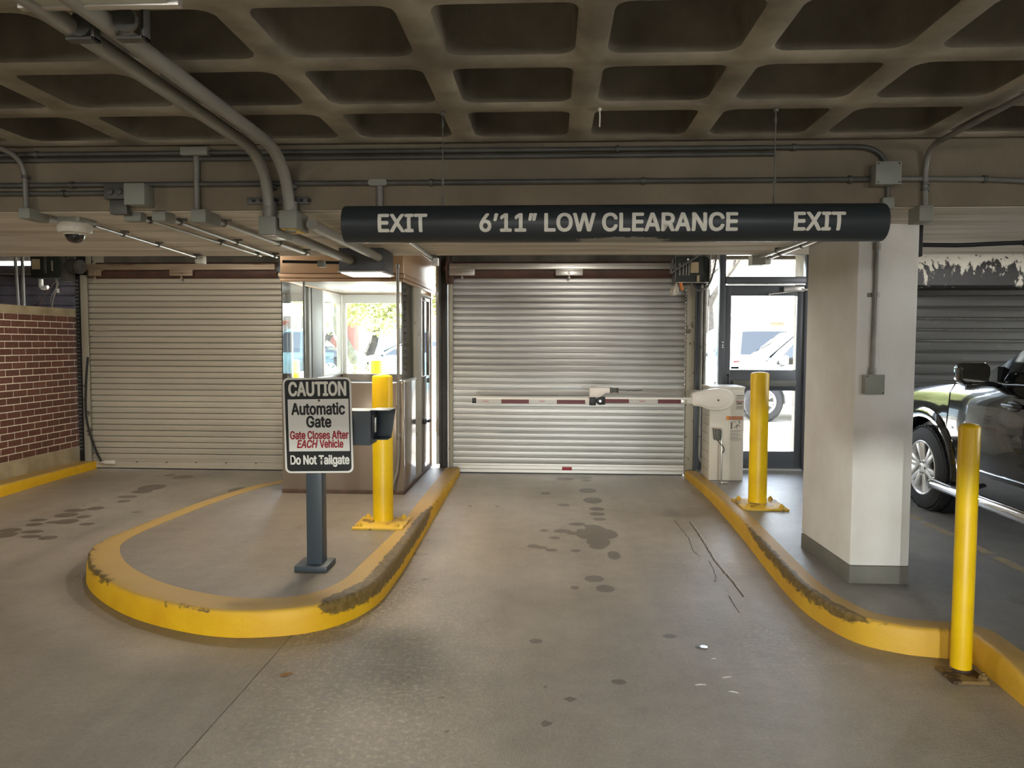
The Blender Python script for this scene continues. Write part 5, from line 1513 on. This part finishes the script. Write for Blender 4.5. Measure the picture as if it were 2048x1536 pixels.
    def wheel(s, yw, side, detail=False):
        wr, w = s.wr, 0.24
        x = side*(s.W/2-0.125)
        o = side
        P = [(wr*0.62, -w/2), (wr*0.80, -w/2-0.004), (wr*0.95, -w/2+0.015), (wr, -w/2+0.045), (wr, w/2-0.045), (wr*0.95, w/2-0.015), (wr*0.80, w/2+0.004), (wr*0.62, w/2)]
        mb = MB().lathe(P, (x, yw, wr), 'X', 36, cap=False)
        if detail:
            for k in range(44):
                g = 2*PI*k/44
                for a, b in ((-w/2+0.02, -0.035), (-0.03, 0.03), (0.035, w/2-0.02)):
                    gg = g+(0.07 if abs(a+b) < 0.01 else 0)
                    c = Vector((0, math.cos(gg), math.sin(gg)))
                    t = Vector((0, -math.sin(gg), math.cos(gg)))
                    q = []
                    for xx, rr in ((a, wr-0.004), (b, wr-0.004), (b, wr+0.006), (a, wr+0.006)):
                        q.append((xx, rr))
                    vs = [Vector((x+xx, yw, wr))+c*rr+t*(0.019*sg) for sg in (-1, 1) for xx, rr in q]
                    mb.add(vs, [(0, 1, 2, 3), (7, 6, 5, 4), (0, 4, 5, 1), (1, 5, 6, 2), (2, 6, 7, 3), (3, 7, 4, 0)])
        tire = mb.build('wheel', M_TIRE, s.t, local=True, angle=30)
        rr = wr*0.66
        f = x+o*(w/2-0.015)
        mb = MB()
        # rim barrel with its outer lip
        prof = [(rr*0.80, -0.09), (rr*0.92, -0.09), (rr*0.95, 0.0), (rr*1.0, 0.014), (rr*0.96, 0.022), (rr*0.90, 0.010), (rr*0.84, -0.05)]
        vs, fs = [], []
        nn = 40
        for r_, h in prof:
            for k in range(nn):
                g = 2*PI*k/nn
                vs.append((f+o*h, yw+r_*math.cos(g), wr+r_*math.sin(g)))
        for i in range(len(prof)):
            j = (i+1) % len(prof)
            for k in range(nn):
                fs.append((i*nn+k, i*nn+(k+1) % nn, j*nn+(k+1) % nn, j*nn+k))
        mb.add(vs, fs)
        for k in range(6):
            for d in (-0.13, 0.13):
                g = 2*PI*(k+0.25)/6+d
                g2 = 2*PI*(k+0.25)/6+d*1.25
                a = Vector((f-o*0.012, yw+rr*0.24*math.cos(g), wr+rr*0.24*math.sin(g)))
                b = Vector((f-o*0.002, yw+rr*0.93*math.cos(g2), wr+rr*0.93*math.sin(g2)))
                mb.bar(a, b, 0.03, 0.042)
        rim = mb.build('rim', M_RIM, tire, local=True, bevel=0.004 if detail else 0)
        MB().cyl((f-o*0.05, yw, wr), (f+o*0.002, yw, wr), rr*0.30, 24).build('hub', M_RIM, tire, local=True, bevel=0.004 if detail else 0)
        MB().cyl((f-o*0.075, yw, wr), (f-o*0.065, yw, wr), rr*0.86, 24).build('brake_disc', M_STEEL, tire, local=True)
        if detail:
            for k in range(6):
                g = 2*PI*k/6
                MB().cyl((f, yw+rr*0.22*math.cos(g), wr+rr*0.22*math.sin(g)), (f+o*0.012, yw+rr*0.22*math.cos(g), wr+rr*0.22*math.sin(g)), 0.011, 6).build('wheel_nut', M_CHROME, tire, local=True)
        MB().cyl((x-o*0.16, yw, wr), (x+o*0.02, yw, wr), wr*1.12, 24).build('wheel_well', M_TRIM, s.t, local=True)
        return tire
    def mirror(s, y, side, m, z=None):
        b = interp(s.belt, y)
        z = z or b+0.12
        x = side*(s.W/2+0.12)
        mb = MB()
        prof = [(-0.115, 0), (-0.10, -0.07), (0.08, -0.085), (0.115, -0.055), (0.118, 0.05), (0.09, 0.085), (-0.07, 0.09), (-0.11, 0.06)]
        mb.prism([(x+side*p, z+q) for p, q in prof], 'Y', y-0.055, y+0.065)
        o = mb.build('mirror', m, s.t, local=True, bevel=0.03, seg=3)
        MB().bar((side*s.sx(y, b-0.02), y, b+0.005), (x-side*0.02, y, z-0.07), 0.09, 0.035).build('mirror_arm', M_TRIM, o, local=True, bevel=0.008)
        MB().prism([(x+side*p*0.86, z+q*0.84) for p, q in prof], 'Y', y-0.060, y-0.054).build('mirror_glass', M_CHROME, o, local=True)
        return o
    def windows(s, spans, zt, slant_f=0.0, slant_r=0.0, m=None):
        for side in (-1, 1):
            for k, (a, b) in enumerate(spans):
                zb = interp(s.belt, (a+b)/2)+0.03
                f = slant_f if k == 0 else 0
                r = slant_r if k == len(spans)-1 else 0
                # a is the front end, b the rear end
                s.side_patch('side_window', [(b, zb), (a, zb), (lerp(a, a-f, 0.5), lerp(zb, zt, 0.5)), (a-f, zt), (b+r, zt)], m or M_CARGLASS, side)
    def box(s, name, x0, x1, y0, y1, z0, z1, m, bevel=0.01, mirror=True):
        for sd in ((-1, 1) if mirror else (1,)):
            MB().box(min(sd*x0, sd*x1), max(sd*x0, sd*x1), y0, y1, z0, z1).build(name, m, s.t, local=True, bevel=bevel)

# the black pickup truck in the bay
TY = 5.22
tk = Car('pickup_truck', (4.33, TY, IZ-0.003), 0, 'glossy black pickup truck with chrome running board in the right bay', 'truck', M_BLACKCAR, 5.4, 1.90,
         [(-2.7, 1.16), (-0.98, 1.17), (-0.92, 1.30), (-0.80, 1.70), (-0.6, 1.76), (-0.25, 1.775), (0.02, 1.75), (1.12, 1.235), (1.22, 1.20), (2.2, 1.165), (2.55, 1.10), (2.7, 0.95)],
         [(-2.7, 1.12), (-0.9, 1.19), (0.4, 1.195), (1.2, 1.17), (2.2, 1.10), (2.55, 1.04), (2.7, 0.90)], 0.43, 0.38, (1.74, -1.55), step=0.05)
tk.windows([(0.93, -0.20), (-0.26, -0.78)], 1.66, 0.76, 0.06)
tk.glassx(1.13, 1.235, 0.05, 1.735, 0.76, 0.62, 'windscreen')
for yw in (1.74, -1.55):
    for sd in (-1, 1):
        tk.wheel(yw, sd, detail=True)
for sd in (-1, 1):
    tk.door(0.30, 1.325, sd)
    tk.door(-0.85, 0.285, sd)
    tk.seam(1.333, sd, 0.45, 1.165)
    tk.seam(0.292, sd, 0.45, 1.19)
    tk.mirror(0.74, sd, M_BLACKCAR, 1.275)
    # sculpted wheel arch flare
    for yw in (1.74, -1.55):
        vs, fs = [], []
        pr = []
        for k in range(21):
            g = R(-8+196*k/20)
            cx, cz = math.cos(g), math.sin(g)
            q = 1.0/max(abs(cx)**3.2+abs(cz)**3.2, 1e-6)**(1/3.2)
            for rad, o in ((0.462, -0.03), (0.460, 0.022), (0.50, 0.030), (0.545, 0.010), (0.56, -0.02)):
                rr = rad*lerp(1.0, q, 0.35)
                y, z = yw+rr*cx, 0.385+rr*cz
                vs.append((sd*(tk.sx(min(max(y, -2.6), 2.6), min(max(z, 0.45), 1.08))+o), y, z))
        for k in range(20):
            for a in range(4):
                fs.append((k*5+a, k*5+a+1, (k+1)*5+a+1, (k+1)*5+a))
        MB().add(vs, fs).build('wheel_arch', M_BLACKCAR, tk.t, local=True)
    # running board
    x = sd*1.005
    MB().tube([(sd*0.90, 1.47, 0.30), (x-sd*0.02, 1.44, 0.295), (x, 1.38, 0.29), (x, -1.0, 0.29), (x-sd*0.02, -1.07, 0.295), (sd*0.90, -1.1, 0.30)], 0.047, 16).build('running_board', M_CHROME, tk.t, local=True)
    MB().bar((sd*0.80, 1.0, 0.36), (x, 1.0, 0.29), 0.05, 0.02).bar((sd*0.80, -0.7, 0.36), (x, -0.7, 0.29), 0.05, 0.02).build('board_bracket', M_TRIM, tk.t, local=True)
    # door handle
    for yh in (0.43, -0.70):
        xs_ = sd*(tk.sx(yh, 1.05)+0.004)
        MB().ball((xs_, yh, 1.045), 1.0, 18, 8, sc=(0.012, 0.085, 0.045)).build('handle_cup', M_TRIM, tk.t, local=True)
        MB().tube([(xs_, yh+0.10, 1.05), (xs_+sd*0.035, yh+0.07, 1.052), (xs_+sd*0.038, yh-0.07, 1.052), (xs_, yh-0.10, 1.05)], 0.017, 10).build('door_handle', M_BLACKCAR, tk.t, local=True)
    # belt moulding and lower bright line
    MB().tube([(sd*(tk.sx(y, interp(tk.belt, y)+0.012)+0.004), y, interp(tk.belt, y)+0.014) for y in np.linspace(0.95, -0.8, 12)], 0.008, 8).build('belt_moulding', M_CHROME, tk.t, local=True)
    MB().tube([(sd*(tk.sx(y, 0.50)+0.003), y, 0.50) for y in np.linspace(1.18, -1.0, 10)], 0.005, 8).build('sill_line', M_CHROME, tk.t, local=True)
    MB().prism([(0.70, 1.215), (0.95, 1.215), (0.70, 1.33)], 'X', sd*0.85, sd*0.905).build('corner_trim', M_TRIM, tk.t, local=True)
tk.box('headlight', 0.55, 0.88, 2.50, 2.66, 0.88, 1.02, M_CHROME)
tk.box('tail_light', 0.74, 0.86, -2.715, -2.60, 0.80, 1.10, M_REFLRED)
MB().box(-0.5, 0.5, 2.60, 2.70, 0.62, 1.0).build('grille', M_TRIM, tk.t, local=True, bevel=0.02)
MB().box(-0.85, 0.85, 2.52, 2.74, 0.44, 0.62).build('bumper', M_CHROME, tk.t, local=True, bevel=0.04)
MB().box(-0.82, 0.82, -2.76, -2.60, 0.48, 0.64).build('bumper', M_CHROME, tk.t, local=True, bevel=0.03)

# ------------------------------------------------------------------ the street outside
def ground_z(x, y):
    return 0.06+0.26*smooth01((y-9.6)/15.0)
mb = MB()
gy = [9.55]+list(np.arange(10, 31, 1.0))+[36, 45, 120]
gx = [-75, -20, -10, -5, 0, 5, 10, 20, 75]
mb.add([(x, y, ground_z(x, y)) for y in gy for x in gx], [(j*9+i, j*9+i+1, (j+1)*9+i+1, (j+1)*9+i) for j in range(len(gy)-1) for i in range(8)])
mb.box(10.3, 75, -30, 9.55, -0.3, 0.02)
tag(mb.build('ground', mat('pale_asphalt', '#a9a59c', 0.85, col2='#8f8b82', scale=1.2)), 'pale sunlit pavement and street outside', 'ground', kind='structure')

def street_car(name, loc, rotz, label, cat, paint, L, W, kind, group=None):
    h = L/2
    if kind == 'suv':
        c = Car(name, loc, rotz, label, cat, paint, L, W, [(-h, 1.0), (-h+0.12, 1.12), (-h+0.45, 1.70), (-h+1.0, 1.76), (0.3, 1.76), (0.6, 1.72), (1.28, 1.15), (1.4, 1.11), (h-0.35, 1.02), (h, 0.8)],
                [(-h, 0.95), (-h+0.3, 1.08), (1.3, 1.06), (h-0.35, 0.96), (h, 0.75)], 0.32, 0.37, (L*0.29, -L*0.29), step=0.15)
        c.windows([(1.12, 0.18), (0.10, -0.85), (-0.93, -h+0.5)], 1.63, 0.50, 0.15)
        c.glassx(1.28, 1.15, 0.62, 1.70, 0.72, 0.60, 'windscreen')
    elif kind == 'van':
        c = Car(name, loc, rotz, label, cat, paint, L, W, [(-h, 0.9), (-h+0.05, 1.2), (-h+0.22, 1.70), (-h+0.6, 1.78), (0.5, 1.78), (0.8, 1.74), (1.75, 1.05), (h-0.25, 0.92), (h, 0.7)],
                [(-h, 0.85), (-h+0.2, 1.02), (1.6, 0.98), (h-0.3, 0.86), (h, 0.65)], 0.25, 0.33, (L*0.30, -L*0.27), step=0.15)
        c.windows([(1.45, 0.45), (0.37, -0.8), (-0.88, -h+0.35)], 1.66, 0.62, 0.08)
        c.glassx(1.72, 1.06, 0.82, 1.72, 0.72, 0.58, 'windscreen')
        c.glassx(-h+0.02, 1.12, -h+0.2, 1.66, 0.66, 0.58, 'rear_window')
    else:
        c = Car(name, loc, rotz, label, cat, paint, L, W, [(-h, 0.85), (-h+0.1, 0.98), (-h+0.75, 1.04), (-h+1.5, 1.40), (-0.2, 1.46), (0.25, 1.40), (1.15, 0.98), (h-0.3, 0.82), (h, 0.6)],
                [(-h, 0.8), (-h+0.4, 0.94), (1.1, 0.90), (h-0.3, 0.78), (h, 0.55)], 0.22, 0.32, (L*0.29, -L*0.28), step=0.15)
        c.windows([(0.92, -0.1), (-0.18, -h+1.05)], 1.34, 0.60, 0.30)
        c.glassx(1.12, 0.99, 0.28, 1.39, 0.68, 0.55, 'windscreen')
        c.glassx(-h+0.85, 1.08, -h+1.48, 1.38, 0.62, 0.54, 'rear_window')
    for yw in c.wheels:
        for sd in (-1, 1):
            c.wheel(yw, sd)
    for sd in (-1, 1):
        c.mirror(1.0 if kind != 'van' else 1.3, sd, paint)
        c.seam(0.14, sd, 0.4, 0.95)
    c.box('headlight', 0.5*W-0.42, 0.5*W-0.14, h-0.28, h-0.04, 0.62, 0.76, M_CHROME)
    c.box('tail_light', 0.5*W-0.30, 0.5*W-0.16, -h-0.01, -h+0.15, 0.75, 0.98, M_REFLRED)
    return c
P_NAVY = mat('navy_car_paint', '#1d2228', 0.3, coat=0.4)
P_SILV = mat('silver_car_paint', '#7f8d94', 0.3, 0.3, coat=0.6)
P_WHITE = mat('white_car_paint', '#e4e4e2', 0.3, coat=0.6)
P_TEAL = mat('teal_car_paint', '#8cb4bc', 0.3, coat=0.6)
street_car('parked_suv', (-9.0, 26, ground_z(0, 26)), R(-84), 'dark blue parked SUV seen through the left booth window', 'car', P_NAVY, 4.9, 1.9, 'suv')
street_car('parked_car', (-4.1, 23.5, ground_z(0, 23.5)), R(90), 'silver parked car seen through the back of the booth', 'car', P_SILV, 4.6, 1.85, 'sedan')
street_car('parked_van', (5.1, 20.2, ground_z(0, 20)), R(0), 'white minivan with large blue window behind the exit door glass', 'van', P_WHITE, 4.9, 1.95, 'van')
street_car('parked_car', (5.44, 15.5, ground_z(0, 15.5)), R(90), 'white car with round mirror close outside the exit door', 'car', P_WHITE, 4.6, 1.8, 'suv')
street_car('parked_car', (1.2, 20.5, ground_z(0, 20.5)), R(-90), 'pale teal car seen through the narrow sidelight', 'car', P_TEAL, 4.5, 1.8, 'suv')

# yellow bollards outside, seen through the booth
for x, lab in ((-3.69, 'yellow bollard outside behind the left end of the booth'), (-2.48, 'yellow bollard outside behind the middle of the booth window')):
    t = thing('bollard', (x, 10.6, 0.07), lab, 'bollard', 'yellow bollards outside the booth')
    MB().lathe([(0.001, 0.0), (0.10, 0.0), (0.10, 1.30), (0.096, 1.312), (0.08, 1.320), (0.04, 1.326), (0.001, 1.327)], (x, 10.6, 0.07), 'Z', 32).build('pipe', M_YELLOW, t)
wp = thing('white_post', (-3.05, 12.0, ground_z(0, 12)), 'plain white post before the bush outside the booth', 'post')
MB().box(-3.10, -3.0, 11.95, 12.05, 0.05, 1.42).build('post', M_WHITE, wp, bevel=0.006)
MB().box(-3.115, -2.985, 11.935, 12.065, 1.42, 1.445).build('post_cap', M_WHITE, wp, bevel=0.006)
ub = thing('utility_box', (-2.35, 13.2, ground_z(0, 13.2)), 'white utility cabinet outside the right corner of the booth', 'cabinet')
MB().box(-2.66, -2.0, 13.0, 13.45, 0.25, 1.52).build('body', M_WHITE, ub, bevel=0.01)
MB().box(-2.70, -1.96, 12.96, 13.49, 1.52, 1.57).build('lid', M_WHITE, ub, bevel=0.01)
MB().box(-2.70, -1.96, 12.96, 13.49, 0.05, 0.25).build('plinth', M_COPING, ub, bevel=0.01)

# trees
def leaf_cloud(name, blobs, n, size, m, parent, seed):
    r = random.Random(seed)
    vs, fs = [], []
    tot = sum(b[3]**2 for b in blobs)
    for cx, cy, cz, rad in blobs:
        for _ in range(int(n*rad*rad/tot)):
            d = Vector((r.gauss(0, 1), r.gauss(0, 1), r.gauss(0, 1))).normalized()*rad*(r.random()**0.45)
            p = Vector((cx, cy, cz))+Vector((d.x, d.y, d.z*0.75))
            a = Vector((r.gauss(0, 1), r.gauss(0, 1), r.gauss(0, 0.6))).normalized()
            b = a.orthogonal().normalized()
            s = size*r.uniform(0.6, 1.3)
            k = len(vs)
            vs += [p-a*s, p+b*s*0.5, p+a*s, p-b*s*0.5]
            fs.append((k, k+1, k+2, k+3))
    o = MB().add(vs, fs).build(name, m, parent, smooth=False)
    return tag(o, kind='stuff')

def branches(parent, base, h, r0, seed, spread=1.0, levels=3, lean=(0, 0), name='trunk', m=None, split=0.45):
    r = random.Random(seed)
    mb = MB()
    tips = []
    def grow(p, d, l, rad, lv):
        pts, radii = [p], [rad]
        q = p.copy()
        n = 5
        for k in range(n):
            d = (d+Vector((r.gauss(0, .13), r.gauss(0, .13), r.gauss(0, .06)+0.03))).normalized()
            q = q+d*(l/n)
            pts.append(q.copy())
            radii.append(rad*(1-0.45*(k+1)/n))
        mb.tube(pts, rad, 7, True, radii)
        if lv == 0:
            tips.append(q)
            return
        for k in range(3 if lv > 1 else 2):
            a = r.uniform(0, 2*PI)
            dd = (d+Vector((math.cos(a), math.sin(a), r.uniform(-0.1, 0.5)))*spread*r.uniform(0.5, 0.9)).normalized()
            grow(q.copy(), dd, l*r.uniform(0.55, 0.75), rad*0.52, lv-1)
    grow(Vector(base), Vector((lean[0], lean[1], 1)).normalized(), h*split, r0, levels)
    mb.build(name, m or M_BARK, parent)
    return tips
M_BARK = mat('grey_bark', '#4a443d', 0.9, col2='#332f2a', scale=8)
M_BARKL = mat('pale_green_bark', '#6c6b58', 0.9, col2='#4f4f40', scale=8)
M_LEAFY = mat('yellow_green_leaves', '#c3c488', 0.6, col2='#a3aa6c', scale=1.5)
M_LEAFO = mat('orange_autumn_leaves', '#c9a184', 0.6, col2='#b0a04a', scale=1.5)
M_LEAFG = mat('bush_leaves', '#8fa05c', 0.6, col2='#6f8650', scale=3)
def tree(x, y, h, r0, seed, label, leaves, n, size, lean=(0, 0), spread=1.0, rad=1.0, bark=None, levels=3, split=0.45, low=()):
    z = ground_z(x, y)-0.05
    t = thing('street_tree', (x, y, z), label, 'tree')
    tips = branches(t, (x, y, z), h, r0, seed, spread, levels, lean, m=bark, split=split)
    if n:
        leaf_cloud('foliage', [(p.x, p.y, p.z, rad*random.Random(i).uniform(0.7, 1.2)) for i, p in enumerate(tips)]+list(low), n, size, leaves, t, seed)
tree(-9.9, 31, 5.0, 0.26, 3, 'dark branching tree behind the blue SUV outside', M_LEAFO, 1500, 0.09, (0.1, 0), 1.2, 0.9)
tree(-4.08, 16.5, 6.5, 0.16, 5, 'slim pale tree trunk close outside the booth window', M_LEAFY, 600, 0.07, (0, 0), 0.7, 0.8, M_BARKL, 2, 0.7)
tree(-7.0, 28, 5.2, 0.24, 8, 'leafy yellow green tree behind the silver car', M_LEAFY, 12000, 0.12, (0.02, 0), 1.1, 1.25, low=[(-7.6, 27.6, 2.9, 1.0), (-6.6, 27.2, 3.0, 1.0), (-5.8, 27.5, 2.7, 0.9), (-8.2, 28, 2.5, 0.8), (-7.0, 27.5, 3.8, 1.2), (-6.2, 27, 2.2, 0.6), (-8.6, 27, 3.6, 1.0), (-5.2, 27.2, 3.5, 1.1), (-9.6, 28, 3.2, 0.8)])
tree(-3.2, 32, 5.6, 0.22, 12, 'broad yellow green tree beside the blue house', M_LEAFY, 11000, 0.12, (0, 0), 1.1, 1.25, low=[(-4.6, 31.5, 3.3, 1.0), (-3.6, 31.5, 2.9, 1.0), (-2.8, 31.5, 3.4, 1.2), (-5.4, 31, 2.4, 0.7), (-3.4, 31, 4.0, 1.2)])
tree(5.4, 26, 6.0, 0.25, 21, 'orange leaved tree seen through the sidelight', M_LEAFO, 1600, 0.10, (0, 0), 0.9, 1.0)
tree(8.6, 25, 6.5, 0.26, 25, 'nearly bare tree leaning over the street outside the exit door', M_LEAFY, 500, 0.10, (0.35, 0), 1.2, 1.1)
bu = thing('bush', (-3.55, 14.4, ground_z(0, 14.4)), 'yellow green bush outside before the silver car', 'bush')
mb = MB()
for k in range(14):
    a = k*2.4
    mb.tube([(-3.55, 14.4, 0.12), (-3.55+0.2*math.cos(a), 14.4+0.2*math.sin(a), 0.6), (-3.55+0.36*math.cos(a), 14.4+0.36*math.sin(a), 1.0)], 0.012, 5)
mb.build('stems', M_BARK, bu)
leaf_cloud('foliage', [(-3.65, 14.4, 0.95, 0.42), (-3.35, 14.4, 0.85, 0.40), (-3.55, 14.4, 0.6, 0.5)], 1500, 0.055, M_LEAFG, bu, 4)

# houses across the street
def house(x0, x1, y, h, wall, roofm, label, wins, gable=False, brick=False):
    t = thing('house', ((x0+x1)/2, y+3, 0.3), label, 'building')
    MB().box(x0, x1, y, y+7, 0.2, h).build('walls', wall, t, smooth=False)
    ov = 0.4
    MB().prism([(y-ov, h), (y+3.5, h+2.0), (y+7+ov, h)], 'X', x0-ov, x1+ov).build('roof', roofm, t, smooth=False)
    for wx, wz, ww, wh in wins:
        f = MB().box(wx-ww/2-0.08, wx+ww/2+0.08, y-0.05, y+0.02, wz-0.08, wz+wh+0.08).build('window', M_WHITE, t, bevel=0.01)
        MB().box(wx-ww/2, wx-0.03, y-0.07, y-0.04, wz, wz+wh).box(wx+0.03, wx+ww/2, y-0.07, y-0.04, wz, wz+wh).build('pane', M_CARGLASS, f, smooth=False)
    return t
M_REDB = mat('red_brick_house', '#a86a54', 0.85, col2='#8f5644', scale=6)
M_BLUEH = mat('blue_house_siding', '#6f92ac', 0.8, col2='#6485a0', scale=2)
M_ROOF = mat('grey_shingle_roof', '#6e6a66', 0.9)
house(-25, -12.6, 42, 4.6, M_REDB, M_ROOF, 'red brick house across the street left of the trees', [(-14.2, 1.6, 1.2, 1.6), (-16.4, 1.6, 1.2, 1.6), (-19, 1.6, 1.2, 1.6)])
house(-9.8, -2.0, 42, 3.4, M_BLUEH, M_ROOF, 'blue house across the street behind the yellow green trees', [(-8, 1.4, 1.2, 1.3), (-5.6, 1.4, 1.2, 1.3), (-3.4, 1.4, 1.0, 1.3)])
h3 = house(18, 34, 76, 2.4, mat('pale_house_wall', '#cfc8bc', 0.8), M_ROOF, 'pale house with a brick chimney outside the exit door', [(20.5, 1.0, 1.2, 1.0), (24, 1.0, 1.2, 1.0)])
MB().box(22.4, 23.6, 77.5, 78.4, 2.4, 3.7).box(22.3, 23.7, 77.4, 78.5, 3.7, 3.85).build('chimney', M_REDB, h3, smooth=False)

# ------------------------------------------------------------------ headlamps of the car waiting behind the camera
hl = thing('headlamp_pair', (0.35, -1.6, 0.5), 'pair of headlamps of the car waiting behind the viewer', 'headlamp')
for x in (-0.45, 1.05):
    MB().box(x-0.12, x+0.12, -1.72, -1.40, 0.745, 0.755).box(x-0.12, x+0.12, -1.73, -1.72, 0.56, 0.755).box(x-0.12, x+0.12, -1.72, -1.45, 0.55, 0.56).build('cutoff_shield', M_TRIM, hl, bevel=0.002)  # unseen shield, shaped to cut the beams off level
    lamp('headlamp', 'SPOT', (x, -1.66, 0.735), 420, (0.96, 1.0, 0.95), target=(x, 5.0, 0.60), spot_size=R(100), spot_blend=1.0, shadow_soft_size=0.006)

for o in bpy.data.objects:
    if '_o' in o:
        del o['_o']
